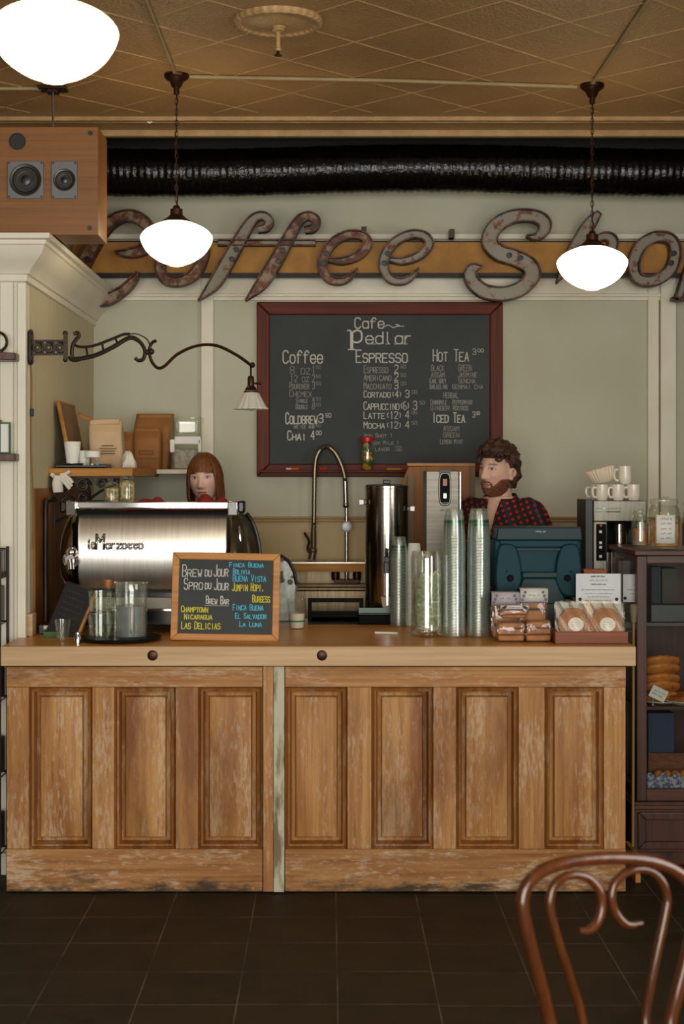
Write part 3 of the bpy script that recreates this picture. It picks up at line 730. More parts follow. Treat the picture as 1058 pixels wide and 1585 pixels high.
for t_, x0, x1, y0, y1 in (('Black', 667, 687, 565, 574), ('Green', 709, 729, 564, 574), ('Assam', 667, 687, 576, 584), ('Jasmine', 708, 738, 576, 584), ('Earl Grey', 665, 690, 586, 593), ('Sencha', 709, 735, 586, 593),
                          ('Darjeeling', 665, 692, 595, 602), ('Genmai cha', 700, 747, 595, 602), ('Herbal', 686, 709, 607, 616), ('Chamomile', 666, 691, 619, 626), ('Peppermint', 700, 731, 619, 626),
                          ('Ginger', 666, 695, 628, 635), ('Rooibos', 701, 724, 628, 635), ('Assam', 686, 710, 659, 667), ('Green', 686, 710, 669, 677), ('Lemon Mint', 681, 716, 680, 687)):
    mt(S_('tea_writing', True), t_, x0, x1, y0, y1, .003, small=.9)
for (n_, dim), q in secs.items(): obj(('faint_' if dim else '')+n_, q, M['chalkdim' if dim else 'chalk'], sb)
zl = Z0+.034
for px, c, nm, ln in ((447, '#c9c6bd', 'white', .03), (456, '#e0551c', 'orange', .04), (500, '#c42a1c', 'red', .04)):
    single('chalk_stick', f'{nm} chalk stick lying on the menu board ledge', 'chalk', MB().tube([(PX(px, 7.67)-ln/2, 7.67, zl+.0065), (PX(px, 7.67)+ln/2, 7.67, zl+.0065)], .006, 10), mat(nm+' chalk stick', c, .8), 'chalks on the ledge')
pc = MB().tube([(PX(598, 7.67), 7.67, zl+.0055), (PX(618, 7.67), 7.67, zl+.0055)], .005, 6); pc.tube([(PX(618, 7.67), 7.67, zl+.0055), (PX(622, 7.67), 7.67, zl+.0055)], [.005, .001], 6)
single('pencil', 'yellow pencil lying on the menu board ledge', 'pencil', pc, mat('yellow pencil', '#b98f2c', .5))
# jar with a red lid on the ledge
jr = thing('lidded_jar', 'tall glass jar with red lid standing on the menu board ledge', 'jar', (PX(568, 7.67), 7.67, zl))
s = 7.67/F
obj('jar_body', MB().lathe([(0, 0), (.027, 0), (.030, .006), (.030, .13), (.026, .142), (.026, .150)], 24), M['tipglass'], jr, world=False)
obj('lid', MB().lathe([(0, .147), (.033, .147), (.034, .152), (.034, .166), (.03, .171), (0, .171)], 28), mat('red lid', '#c3140f', .35), jr, world=False)
cols = ['#b98a1e', '#2f6b35', '#a7772a', '#d0b060', '#8b5a1e']
for i in range(8):
    cd_ = MB().cbox((random.uniform(-.003, .003), random.uniform(-.003, .003), .02+i*.0148), (.044, .036, .026), (random.random(), random.random(), random.random()*3))
    single('wrapped_candy', f'small wrapped candy inside the red lidded jar', 'candy', cd_.move((PX(568, 7.67), 7.67, zl)), mat('candy wrap', cols[i % 5], .4), 'candies in the red lidded jar', bevel=.003)

# ------------------------------------------------------------------ swing arm wall lamp
YA = 6.07
A3 = lambda px, py, y=YA: P(px, py, y)
sl = thing('swing_arm_lamp', 'cast iron swing arm lamp with fluted white glass shade mounted on the partition', 'lamp', (PXR, YA, PZ(560, YA)))
bk = MB().box(PXR, PXR+.014, YA-.03, YA+.03, PZ(560, YA), PZ(515, YA))
bk.sphere((PXR+.007, YA, PZ(515, YA)), (.01, .02, .014)).sphere((PXR+.007, YA, PZ(560, YA)), (.01, .02, .014))
obj('wall_plate', bk, M['iron'], sl, bevel=.003)
pl = MB(); z0, z1 = PZ(550, YA), PZ(526, YA); x0, x1 = PXR+.012, PX(101, YA)
pl.box(x0, x1, YA-.006, YA+.006, z1-.008, z1).box(x0, x1, YA-.006, YA+.006, z0, z0+.008)
for i in range(3):
    c = (x0+(i+.5)*(x1-x0)/3, YA, (z0+z1)/2); pl.torus(c, .017, .005, 20, 6, 'Y'); pl.torus(c, .008, .003, 12, 6, 'Y')
    for k in (-1, 1): pl.tube([(c[0]-.02, YA, c[2]+k*.028), (c[0]+.02, YA, c[2]+k*.018)], .004, 6)
pl.box(x1-.006, x1+.008, YA-.012, YA+.012, PZ(556, YA), PZ(517, YA)).sphere((x1, YA, PZ(516, YA)), .011).sphere((x1, YA, PZ(557, YA)), .01)
for i in range(1, 3): pl.box(x0+i*(x1-x0)/3-.003, x0+i*(x1-x0)/3+.003, YA-.004, YA+.004, z0, z1)
obj('bracket', pl, M['iron'], sl)
ar = MB()
ar.tube(spline([A3(108, 551), A3(112, 556), A3(125, 555), A3(150, 549), A3(175, 537), A3(200, 523), A3(215, 528), A3(224, 542), A3(222, 555), A3(215, 558), A3(209, 554)], 6), [.011]*12+[.0095]*24+[.008]*25, 8)
ar.tube(spline([A3(112, 556), A3(111, 545), A3(113, 533), A3(118, 525), A3(122, 520), A3(120, 515), A3(114, 517)], 6), .008, 8)
ar.tube(spline([A3(113, 533), A3(125, 537), A3(145, 535), A3(170, 526), A3(190, 518), A3(201, 517)], 6), .006, 8)
for a, b in (((133, 537), (136, 553)), ((158, 531), (160, 545)), ((178, 522), (182, 533))): ar.tube([A3(*a), A3(*b)], .005, 6)
ar.tube(spline([A3(201, 517), A3(212, 517), A3(226, 524), A3(232, 535), A3(231, 544)], 6), .003, 6)
ar.sphere(A3(228, 545), .011).sphere(A3(234, 544), .013)
obj('arm', ar, M['iron'], sl)
a2 = MB().tube(spline([A3(242, 527), A3(235, 531), A3(231, 542), A3(234, 558), A3(243, 569), A3(254, 567), A3(275, 548), A3(305, 535), A3(335, 535), A3(365, 549), A3(388, 565)], 7), .0065, 8)
a2.sphere(A3(390, 565), .012)
obj('swing_rod', a2, M['bronze'], sl)
hx, hz = PX(388, YA), PZ(565, YA)
so = MB().tube([(hx, YA, hz), (hx, YA, PZ(582, YA))], .004, 6).lathe([(0, -.045), (.010, -.045), (.014, -.055), (.014, -.085), (.022, -.095), (.025, -.105), (.03, -.108), (.03, -.115), (0, -.115)], 20, (hx, YA, hz))
so.cyl((hx+.014, YA, hz-.075), .004, .02, 8, 'X').sphere((hx+.036, YA, hz-.075), .007)
obj('socket', so, M['bronze'], sl)
M['milk'] = clear('fluted milk glass', '#f4f3ea', .04, .3, .12, '#e6e6da', .62)
sh = MB().lathe([(.026, -.105), (.030, -.113), (.036, -.118), (.048, -.145), (.060, -.17), (.070, -.180)], 96, (hx, YA, hz), flute=lambda a, z: 1+(.055*math.cos(a*16)*min(1, max(0, (-z-.113)/.05))))
obj('shade', sh, M['milk'], sl, solid=.0025)
obj('bulb', MB().sphere((hx, YA, hz-.165), (.02, .02, .024), 16, 10), M['jarglass'], sl)
cdp = [(PXR+.004, YA+.02, PZ(562, YA)), (PXR+.005, YA+.03, PZ(600, YA)), (PXR+.005, YA+.02, PZ(640, YA)), (PXR+.005, YA+.02, PZ(700, YA)), (PXR+.006, YA+.06, PZ(780, YA)), (PXR+.006, YA+.05, PZ(850, YA))]
cw = thing('lamp_cord', 'thin brown lamp cord with blue inline switch running down the partition side', 'cord', cdp[-1])
obj('wire', MB().tube(spline(cdp, 8), .0032, 6), mat('brown flex', '#8a6a3c', .6), cw)
obj('switch', MB().cbox((PXR+.008, YA+.02, PZ(638, YA)), (.014, .018, .032)), mat('navy switch', '#1b2440', .4), cw, bevel=.004)

# ------------------------------------------------------------------ shelves and stores in the corner
zsh = 1.636
shf = thing('corner_shelf', 'brown plank shelf on an iron scroll bracket at the partition side', 'shelf', (PXR, 6.9, zsh-.036))
obj('plank', MB().box(PXR, PX(205, 6.49), 6.49, 7.5, zsh-.036, zsh), M['plank'], shf, bevel=.003)
ir = MB(); yb = 6.56
def scroll(cx_, cz_, r, turns=1.6, sg=1):
    pts = []
    for i in range(26):
        a = i/25*turns*2*PI; q = r*(1-i/29); pts.append((cx_+sg*q*math.cos(a), yb, cz_+q*math.sin(a)))
    return pts
zt = zsh-.036
PXR += .0105
ir.box(PXR, PXR+.34, yb-.01, yb+.01, zt-.008, zt).box(PXR, PXR+.008, yb-.01, yb+.01, zt-.22, zt)
ir.tube(spline([(PXR+.01, yb, zt-.2), (PXR+.1, yb, zt-.15), (PXR+.2, yb, zt-.07), (PXR+.33, yb, zt-.01)], 6), .006, 6)
for c, z, r in ((.05, .045, .04), (.13, .04, .035), (.21, .03, .026), (.06, .12, .036), (.13, .095, .028), (.27, .02, .018)):
    ir.tube(scroll(PXR+c, zt-z, r), .0055, 6); ir.tube(scroll(PXR+c, zt-z, r*.6, 1.2, -1), .004, 6)
ir.tube(spline([(PXR+.15, yb, zt-.02), (PXR+.16, yb, zt-.1), (PXR+.155, yb, zt-.19)], 6), .005, 6)
obj('scroll_bracket', ir, M['iron'], shf)
PXR -= .0105
single('wall_shelf', 'thin cream shelf on back wall carrying brown bags and the clear tub', 'shelf', MB().box(PX(205, 6.49)+.004, PX(311, 7.5)+.02, 7.35, 7.725, zsh-.022, zsh), M['white_paint'], bevel=.002)
# leaning framed board
fb = thing('framed_board', 'brown framed picture board leaning on the partition above the plank shelf', 'board', (PXR+.02, 6.7, zsh))
xb = PXR+.012
obj('panel', MB().add([(xb+.06, 6.60, zsh), (xb+.06, 7.0, zsh), (xb+.075, 7.0, zsh), (xb+.075, 6.60, zsh), (xb, 6.60, zsh+.295), (xb, 7.0, zsh+.295), (xb+.015, 7.0, zsh+.295), (xb+.015, 6.6, zsh+.295)],
    [(0, 1, 2, 3), (4, 5, 6, 7), (0, 1, 5, 4), (1, 2, 6, 5), (2, 3, 7, 6), (3, 0, 4, 7)]), mat('weathered print', '#8a5c2e', .6, c2='#5d5134', scale=9), fb)
fr = MB()
for a, b in (((xb+.07, 6.6, zsh+.008), (xb+.01, 6.6, zsh+.295)), ((xb+.07, 7.0, zsh+.008), (xb+.01, 7.0, zsh+.295)), ((xb+.07, 6.6, zsh+.008), (xb+.07, 7.0, zsh+.008)), ((xb+.01, 6.6, zsh+.295), (xb+.01, 7.0, zsh+.295))): fr.tube([a, b], .008, 6)
obj('frame', fr, M['plank'], fb)
def bag(x0, x1, y0, dep, z0, z1, m, label, lean=0, roll='flat', prints=()):
    b = thing('coffee_bag', label, 'bag', ((x0+x1)/2, y0+dep/2, z0), 'coffee bags on the corner shelves')
    W_, H_ = x1-x0, z1-z0; nu, nv = 40, 26
    def fn(u, v):
        a = 2*PI*u/nu; t = v/nv
        c, s_ = math.cos(a), math.sin(a)
        e = .28
        X = abs(c)**e*(1 if c > 0 else -1)*W_/2; Yy = abs(s_)**e*(1 if s_ > 0 else -1)*dep/2
        puff = 1+.05*math.sin(t*PI)+.012*math.sin(u*2.3+v*1.1)+.008*math.sin(u*5.1-v*2.7)
        top = max(0, (t-.72)/.28)
        Yy *= (1-.86*top**1.2); X *= (1+.02*top)
        return ((x0+x1)/2+X*puff*.96+lean*t, y0+dep/2+Yy*puff, z0+t*H_)
    q = MB().grid(fn, nu, nv, True); N = nu*(nv+1)
    q.f.append(tuple(range(nu))); q.f.append(tuple(range(N-1, N-nu-1, -1)))
    body = obj('bag_body', q, m, b, sharp=60)
    if roll == 'roll': obj('rolled_top', MB().tube([((x0+.01)+lean, y0+dep*.36, z1-.01), ((x1-.01)+lean, y0+dep*.36, z1-.004)], .016, 10, flat=.8), m, b)
    if roll == 'fold':
        obj('folded_top', MB().prism([(x0+.012+lean, z1-.035), (x1-.012+lean, z1-.035), (x1-.008+lean, z1+.0), (x0+.008+lean, z1+.0)], y0+dep*.3, y0+dep*.62), m, b, bevel=.008)
    if prints:
        pr = MB()
        for (u, v, w_, h_) in prints:
            pr.box(x0+u*W_, x0+(u+w_)*W_, y0-.0075, y0-.0035, z0+v*H_, z0+(v+h_)*H_)
        obj('print', pr, mat('faded brown print', '#6e4a28', .8), b)
    return b
Yb = 6.72
bag(PX(139, Yb), PX(191, Yb), Yb, .10, zsh, PZ(650, Yb), M['kraft'], 'pale kraft coffee bag standing behind the paper cups', -.012, 'roll',
    [(.35, .46, .36, .02), (.3, .40, .5, .018), (.36, .35, .38, .018), (.33, .30, .42, .018)])
twist = MB().tube([P(142, 648, Yb+.03), P(130, 646, Yb+.03), P(122, 641, Yb+.02)], [.012, .01, .013], 8, flat=.5)
single('bag_clip', 'rolled brown tie sticking out beside the pale kraft bag top', 'clip', twist, M['kraftd'])
Yb = 7.36
bag(PX(205, Yb), PX(248, Yb), Yb, .12, zsh, PZ(662, Yb), M['kraftd'], 'brown coffee bag in front of the taller bag on cream shelf', 0, 'fold', [(.25, .44, .5, .014), (.25, .36, .5, .012), (.25, .36, .02, .09), (.73, .36, .02, .09), (.2, .26, .65, .012)])
bag(PX(203, 7.52), PX(262, 7.52), 7.49, .16, zsh, PZ(640, 7.52), M['kraftd'], 'tallest brown coffee bag at the back of the cream shelf', .02, 'fold')
bag(PX(188, 7.2), PX(204, 7.2), 7.2, .12, zsh, PZ(668, 7.2), M['kraftd'], 'narrow brown bag between pale kraft bag and brown bags', 0, 'fold')
# clear tub
Yt = 7.48
tb_ = thing('storage_tub', 'clear plastic storage tub with white latch handle on cream shelf', 'tub', (PX(289, Yt), Yt, zsh))
rx = (PX(315, Yt)-PX(263, Yt))/2; H_ = PZ(646, Yt)-zsh
def sq(a): 
    c, s_ = math.cos(a), math.sin(a); return 1/((abs(c)**5+abs(s_)**5)**(1/5))
obj('tub_wall', MB().lathe([(0, .002), (rx*.8, .002), (rx*.86, .01), (rx*.95, H_-.03), (rx*1.0, H_-.028), (rx*1.0, H_-.004), (rx*.97, H_)], 64, flute=lambda a, z: sq(a)), M['jarglass'], tb_, world=False)
obj('contents', MB().lathe([(0, .006), (rx*.78, .006), (rx*.84, .10), (0, .105)], 64, flute=lambda a, z: sq(a)), mat('pale beans', '#b3aca0', .7, c2='#8d8778', scale=40, bump=.4), tb_, world=False)
lb = MB().box(-rx*.62, rx*.92, -rx-.012, -rx+.004, .125, .165).box(-rx*.9, -rx*.62, -rx-.012, -rx+.004, .085, .15).box(rx*.75, rx*.95, -rx-.012, -rx+.004, .085, .15)
obj('handle', lb, M['paper'], tb_, world=False, bevel=.005)
# paper cups, tray and small things on the plank shelf
def papercup(name, x, y, z, r0, r1, h, label, group=None, m=None):
    return single(name, label, 'cup', MB().lathe([(0, .004), (r0, .004), (r0, 0), (r0+.001, 0), (r1, h-.003), (r1+.002, h-.0015), (r1+.001, h), (r1-.001, h), (r0-.001, .006), (0, .006)], 24, (x, y, z)), m or M['paper'], group, base=(x, y, z))
ty = 6.575
tr = thing('shelf_tray', 'flat black tray at the front of the plank shelf', 'tray', (PX(128, ty), ty, zsh))
obj('tray_base', MB().box(PX(92, ty), PX(168, ty), 6.50, 6.66, zsh, zsh+.008), M['blackplastic'], tr, bevel=.002)
obj('tray_rim', MB().box(PX(92, ty), PX(168, ty), 6.655, 6.665, zsh, zsh+.02).box(PX(92, ty), PX(168, ty), 6.5, 6.505, zsh+.002, zsh+.013), M['blackplastic'], tr)
for i in range(2):
    r0, r1 = .025, .036
    papercup('paper_cup', PX(112, ty), ty, zsh+.022+i*.011, r0, r1, .085, 'white paper cup in the short stack on the black shelf tray', 'stacked paper cups on the shelf tray')
single('steel_dish', 'small steel dish under the paper cups on the shelf tray', 'dish', MB().lathe([(0, 0), (.042, 0), (.05, .012), (.05, .0138), (.041, .0025), (0, .0025)], 24, (PX(112, ty), ty, zsh+.0085)), M['steel'], base=(PX(112, ty), ty, zsh+.0085))
jz = thing('small_jar', 'small white lidded jar on the shelf tray right of the paper cups', 'jar', (PX(143, ty), ty, zsh+.0085))
obj('jar_body', MB().lathe([(0, 0), (.026, 0), (.03, .005), (.03, .035), (.027, .04)], 20), M['jarglass'], jz, world=False)
obj('lid', MB().lathe([(0, .04), (.034, .04), (.034, .066), (.03, .068), (0, .068)], 24), M['paper'], jz, world=False)
papercup('paper_cup', PX(131, 6.64), 6.62, zsh+.009, .022, .03, .07, 'single white paper cup behind the small lidded jar')
single('marble', 'blue marble on the shelf tray below the lidded jar', 'marble', MB().sphere((PX(150, 6.52), 6.525, zsh+.018), .009), mat('blue glaze', '#6d8fb5', .2))
rag = MB().grid(lambda u, v: (PX(190, 6.62)+.054*u/14+.006*math.sin(v*.6), 6.58+.07*v/14, zsh+.003+.078*(math.sin(PI*min(1, max(.0, v/14)))**.5)*(max(0, 1-abs(u/7-1)**3)**.5)*(.92+.08*math.sin(u*1.7+v*.8))), 14, 14)
single('grey_cloth', 'crumpled grey white cloth on the right end of the plank shelf', 'cloth', rag, M['white_cloth'], solid=.004)
# glove over the shelf front
gl = MB(); yg = 6.465
q = lambda px, py, dy=0: P(px, py, yg+dy)
gl.tube([q(90, 762), q(89, 748), q(90, 736)], [.026, .028, .02], 12, flat=.5)
for pts in ([q(92, 740), q(98, 745), q(104, 752), q(108, 757)], [q(93, 738), q(100, 741), q(107, 748), q(111, 753)], [q(93, 736), q(101, 737), q(108, 742), q(112, 748)], [q(94, 735), q(100, 734), q(104, 732), q(108, 729)]):
    gl.tube(spline(pts, 4), .008, 8)
gl.tube(spline([q(86, 740), q(82, 736), q(79, 734)], 4), .009, 8)
single('cotton_glove', 'white cotton glove hanging from the front edge of the plank shelf', 'glove', gl, M['white_cloth'], sharp=70)
single('iron_pipe', 'black iron pipe running down the partition below the plank shelf', 'pipe', MB().tube(spline([(PXR+.022, 6.35, 1.50), (PXR+.022, 6.33, 1.49), (PXR+.022, 6.31, 1.45), (PXR+.022, 6.31, .97)], 5), .011, 10).tube([(PXR+.022, 6.34, 1.50), (PXR+.022, 6.52, 1.50)], .011, 10), M['iron'])
single('wood_backboard', 'brown stained wooden backboard on the partition behind the espresso machine', 'board', MB().box(PXR+.0005, PXR+.0095, 6.15, 7.6, .96, 1.55), wood('brown backboard', '#9a6026', '#6d4018', 'Z', .5, .6))
# ------------------------------------------------------------------ espresso machine
ZT = .9515
EM = (PX(243, 6.3), 6.28, ZT); yaw = -math.radians(1.5)
em = thing('espresso_machine', 'large polished steel espresso machine on the left end of counter', 'espresso machine', EM)
def eo(name, mb, m, parent=None, **k): return obj(name, mb, m, parent or em, world=False, **k)
HW = .335                # half width of the barrel
zc_, Rb = .335, .19      # barrel axis height over the counter, radius
def arc(R, a0, a1, n_, y0=0, z0=0): return [(y0-R*math.cos(a0+(a1-a0)*i/n_), z0+R*math.sin(a0+(a1-a0)*i/n_)) for i in range(n_+1)]
# back panel: gently bulging sheet
a_ = arc(.30, math.radians(-42), math.radians(33), 28, .15, .33)
def sheet(pts, x0, x1, th=.004):
    m = MB(); n_ = len(pts)
    vs = [(x, y, z) for x in (x0, x1) for y, z in pts]+[(x, y+th, z) for x in (x0, x1) for y, z in pts]
    fs = []
    for i in range(n_-1):
        fs += [(i, i+1, n_+i+1, n_+i), (2*n_+i, 3*n_+i, 3*n_+i+1, 2*n_+i+1)]
    return m.add(vs, fs)
bp = eo('back_panel', sheet(a_, -HW+.034, HW-.028), mat('brushed barrel steel', '#f2f0ea', .33, 1, c2='#e4e1da', scale=5, stretch=(30, 1, 1)))
bd = MB().prism([(-.06, .17), (-.09, .25), (-.09, .44), (-.07, .49), (.12, .495), (.2, .4), (.2, .17)], -HW+.02, HW-.03, 'YZ')
eo('body', bd, M['steelx'])
# bulging side shells with a bright or black rim line
for sx, bul, lab in ((-1, .08, None), (1, .10, 'olive grey side shell with black rim')):
    xs = sx*(HW-.012)
    sd = MB(); ra, rb2, zc3 = .235, .215, .29
    def shell(u, v):
        a = 2*PI*u/48; t = v/14*PI/2
        return (xs+sx*(.006+bul*math.sin(t)), .06+ra*math.cos(t)*math.cos(a), zc3+rb2*math.cos(t)*math.sin(a)*(1 if math.sin(a) > 0 else .6))
    g = MB().grid(shell, 48, 14, True); g.f.append(tuple(range(48)))
    sdo = eo('side_shell', g, mat('side mirror steel', '#7d7660', .18, 1) if sx < 0 else mat('side smoked steel', '#5b5542', .22, .7), label=lab)
    rim = [(xs+sx*(.010+bul*math.cos(a)), .045, zc3+(rb2+.006)*math.sin(a)*(1 if a > 0 else .7)) for a in [math.radians(-75+i*(140/40)) for i in range(41)]]
    eo('rim', MB().tube(rim, .010, 8), M['chrome'] if sx < 0 else M['blackgloss'], sdo)
    if sx > 0:
        eo('trim_strip', MB().tube([(xs+.045, -.135, .22), (xs+.047, -.14, .32), (xs+.035, -.115, .44)], .006, 8), M['chrome'], sdo)
        eo('knob', MB().lathe([(0, 0), (.02, 0), (.024, .01), (.016, .03), (0, .034)], 16, (xs+.03, -.17, .30), 'Y'), M['chrome'], sdo)
        eo('wood_handle', MB().tube([(xs+.13, .0, .305), (xs+.135, -.02, .26)], .016, 10), M['oak'], sdo)
kn = MB().lathe([(0, 0), (.02, 0), (.022, .012), (.034, .016), (.036, .03), (.03, .04), (0, .042)], 20, (-HW+.005, -.185, .305), 'Y').sphere((-HW+.005, -.16, .335), .026).tube([(-HW+.005, -.19, .305), (-HW+.012, -.2, .265)], .014, 10)
eo('steam_knob', kn, M['chrome'])
# cup rail on top
cr_ = MB().cbox((0, -.125, .527), (2*HW-.01, .012, .03)).cbox((0, -.128, .517), (2*HW-.02, .01, .006))
eo('cup_rail', cr_, M['chrome'], bevel=.006)
for sx in (-1, 1):
    e_ = MB().prism([(-.14, .485), (-.145, .545), (-.10, .548), (-.09, .49)], sx*HW-.022, sx*HW+.022, 'YZ')
    b_ = eo('rail_end', e_, M['chrome'], bevel=.005)
    eo('end_cap', MB().cbox((sx*(HW+.034), -.10, .522), (.03, .07, .05)), M['blackgloss'], b_, bevel=.008)
eo('cup_tray', MB().box(-HW+.01, HW-.01, -.115, .24, .497, .505), M['blackgloss'])
eo('top_frame', MB().box(-HW+.01, HW-.01, -.128, -.115, .492, .505), M['matblack'])
eo('lower_band', MB().cbox((.01, -.135, .125), (2*HW-.08, .02, .045)), mat('cream enamel band', '#a9a493', .35, c2='#8f8a78'), bevel=.003)
eo('lower_trim', MB().cbox((.01, -.14, .097), (2*HW-.08, .022, .014)), M['chrome'], bevel=.003)
eo('base', MB().box(-HW+.04, HW-.03, -.12, .2, .03, .17), M['blackgloss'], bevel=.004)
for sx in (-1, 1):
    for sy in (-.08, .16): eo('foot', MB().cyl((sx*.23, sy, 0), .022, .032, 14), M['blackplastic'])
# raised script badge
bg = MB()
def badge(u, v):
    ang = math.asin(max(-1, min(1, (v-.33)/.30))); return (u, .15-.303*math.cos(ang), v)
random.seed(3)
def badge2(u, v):
    x_, y_, z_ = badge(u, v); return (x_, y_-.0035, z_)
b2 = MB()
for q, th, fn_ in ((bg, .0085, badge), (b2, .0042, badge2)):
    writing(q, 'la', -.262, .350, .026, .036, th, fn_, mixed=True)
    writing(q, 'M', -.228, .348, .042, .060, th*1.1, fn_)
    writing(q, 'arzocco', -.188, .350, .152, .030, th, fn_, small=1, mixed=True)
bgo = eo('script_badge', bg, mat('badge edge', '#4b463d', .35, .8), bp, solid=.003)
eo('badge_face', b2, M['chrome'], bp, solid=.002)
em.rotation_euler.z = yaw
R_ = Matrix.Translation(EM) @ Matrix.Rotation(yaw, 4, 'Z')
top = lambda x, y, z: tuple(R_ @ Vector((x, y, z)))
# red cloths and jars on top of the machine
def cloth(cx_, cz_, w_, d_, h_, seed, label):
    rg = random.Random(seed); ph = [rg.uniform(0, 6) for _ in range(6)]
    def fn(u, v):
        a, b = u/30*2-1, v/20*2-1
        e = max(0, 1-abs(a)**2.6)*max(0, 1-abs(b)**2.6)
        h = h_*e**.5*(.6+.25*math.sin(a*5+ph[0]+b*2)+.2*math.sin(b*6+ph[1]-a*3)+.10*math.sin(a*8+ph[2])+.06*math.sin(b*8+a*6+ph[3]))
        return top(cx_+a*w_/2, cz_+b*d_/2, .5065+max(0.001, h))
    q = MB().grid(fn, 30, 20)
    return single('red_towel', label, 'towel', q, M['red_cloth'], 'red towels on the espresso machine', solid=.003, sharp=80)
cloth(-.03, -.01, .22, .16, .05, 1, 'red towel heaped in middle of the espresso machine top')
cloth(.235, -.02, .16, .16, .068, 5, 'red patterned towel bunched below the woman face at right of machine top')
cloth(.12, -.03, .14, .13, .03, 9, 'low red towel between the other two on machine top')
def beanjar(x, y, z, r, h, label, name='candy_jar', fill='#b59a5e', lidr=None, cat='jar', lidm='glass', tofn=None):
    p = tofn(x, y, z) if tofn else (x, y, z)
    t = thing(name, label, cat, p)
    obj('jar_body', MB().lathe([(0, .003), (r*.9, .003), (r, .012), (r, h*.72), (r*.9, h*.8), (r*.8, h*.83), (r*.82, h*.86)], 28), M['jarglass'], t, world=False)
    obj('lid', MB().lathe([(r*.84, h*.86), (r*.86, h*.9), (r*.5, h*.94), (r*.2, h*.95), (r*.16, h*.965), (r*.2, h*.985), (r*.1, h), (0, h)], 28), M[lidm], t, world=False)
    return t, p
M['nuts'] = mat('mixed biscuits', '#cdb486', .6, c2='#77754f', scale=45, bump=.5, bscale=45, lo=.42, hi=.58)
jt, jp_ = beanjar(-.125, .0, .5055, .034, .155, 'glass jar of wrapped sweets standing on left end of espresso machine', tofn=top)
obj('sweets', MB().lathe([(0, .004), (.028, .004), (.032, .012), (.032, .118), (.02, .126), (0, .128)], 24), M['nuts'], jt, world=False)
jt, jp_ = beanjar(-.185, -.03, .5055, .032, .125, 'shorter glass jar of wrapped sweets left of the taller sweet jar', tofn=top)
obj('sweets', MB().lathe([(0, .004), (.024, .004), (.028, .012), (.029, .092), (0, .097)], 24), M['nuts'], jt, world=False)
single('black_box', 'small black box on the far left of espresso machine top', 'box', MB().cbox(top(-.265, .08, .5065+.02), (.10, .05, .04), (0, 0, yaw)), M['blackplastic'], bevel=.004)

# ------------------------------------------------------------------ small chalkboard
YC = 5.85
s = YC/F
W_, H_ = 168*s, 137*s
sc = thing('counter_chalkboard', 'small oak framed chalkboard with coloured writing standing on counter', 'chalkboard', (PX(347, YC), YC, ZT))
def so_(name, mb, m, parent=None, **k): return obj(name, mb, m, parent or sc, world=False, **k)
fw_ = .028
sl_ = so_('slate', MB().box(-W_/2+.02, W_/2-.02, .004, .012, .02, H_-.02), M['slate'])
for i, q in enumerate(mitre(-W_/2, W_/2, 0, H_, fw_, 0, 0)): so_('frame_rail', MB().prism(q, 0, .018), M['oak'], bevel=.003)
so_('strut', MB().box(-.02, .02, .018, .024, .0, H_*.75), M['oak'])
def bt(text, x0, x1, y0, y1, th, m, **k):
    mm = MB(); writing(mm, text, (x0-347)*s, (992-y1)*s, (x1-x0)*s, (y1-y0)*s, th, lambda u, v: (u, .0028, v), **k); return mm
white, blue, yel = MB(), MB(), MB()
for a in (('Brew', 279, 309, 875, 893), ('du', 314, 324, 876, 892), ('Jour', 328, 350, 874, 892), ('Spro', 282, 311, 896, 913), ('du', 315, 324, 897, 912), ('Jour', 329, 351, 896, 913), ('Brew Bar', 317, 352, 923, 935)):
    white.join(bt(*a, .0035, None, jit=.001, small=.62))
white.box((315-347)*s, (353-347)*s, .002, .003, (992-938)*s, (992-937.4)*s)
blue2, yel2 = MB(), MB()
for a in (('Finca Buena', 352, 405, 870, 877), ('Bolivia', 358, 384, 880, 888), ('Buena Vista', 358, 409, 889, 899)):
    blue2.join(bt(*a, .0033, None, jit=.0008, small=.78))
for a in (('Jumpin Hopi.', 357, 406, 902, 914), ('Burgess', 389, 416, 920, 931)):
    yel2.join(bt(*a, .0035, None, jit=.0008, small=.78))
for a in (('Finca Buena', 359, 406, 935, 944), ('El Salvador', 363, 411, 949, 957), ('La Luna', 370, 404, 962, 969)):
    blue.join(bt(*a, .0033, None, jit=.0008, small=.78))
for a in (('Champtown', 279, 320, 939, 948), ('Nicaragua', 284, 327, 951, 959), ('Las Delicias', 280, 340, 963, 974)):
    yel.join(bt(*a, .0035, None, jit=.0008, small=.78))
so_('white_writing', white, M['chalk'], sl_); M['bluechalk'] = mat('blue chalk', '#4fb2cf', .8); M['yelchalk'] = mat('yellow chalk', '#c9bf3a', .8)
for q, m_, n_ in ((blue, 'bluechalk', 'blue_writing'), (blue2, 'bluechalk', 'blue_writing'), (yel, 'yelchalk', 'yellow_writing'), (yel2, 'yelchalk', 'yellow_writing')): so_(n_, q, M[m_], sl_)
sc.rotation_euler = (-math.radians(9), math.radians(.9), 0)

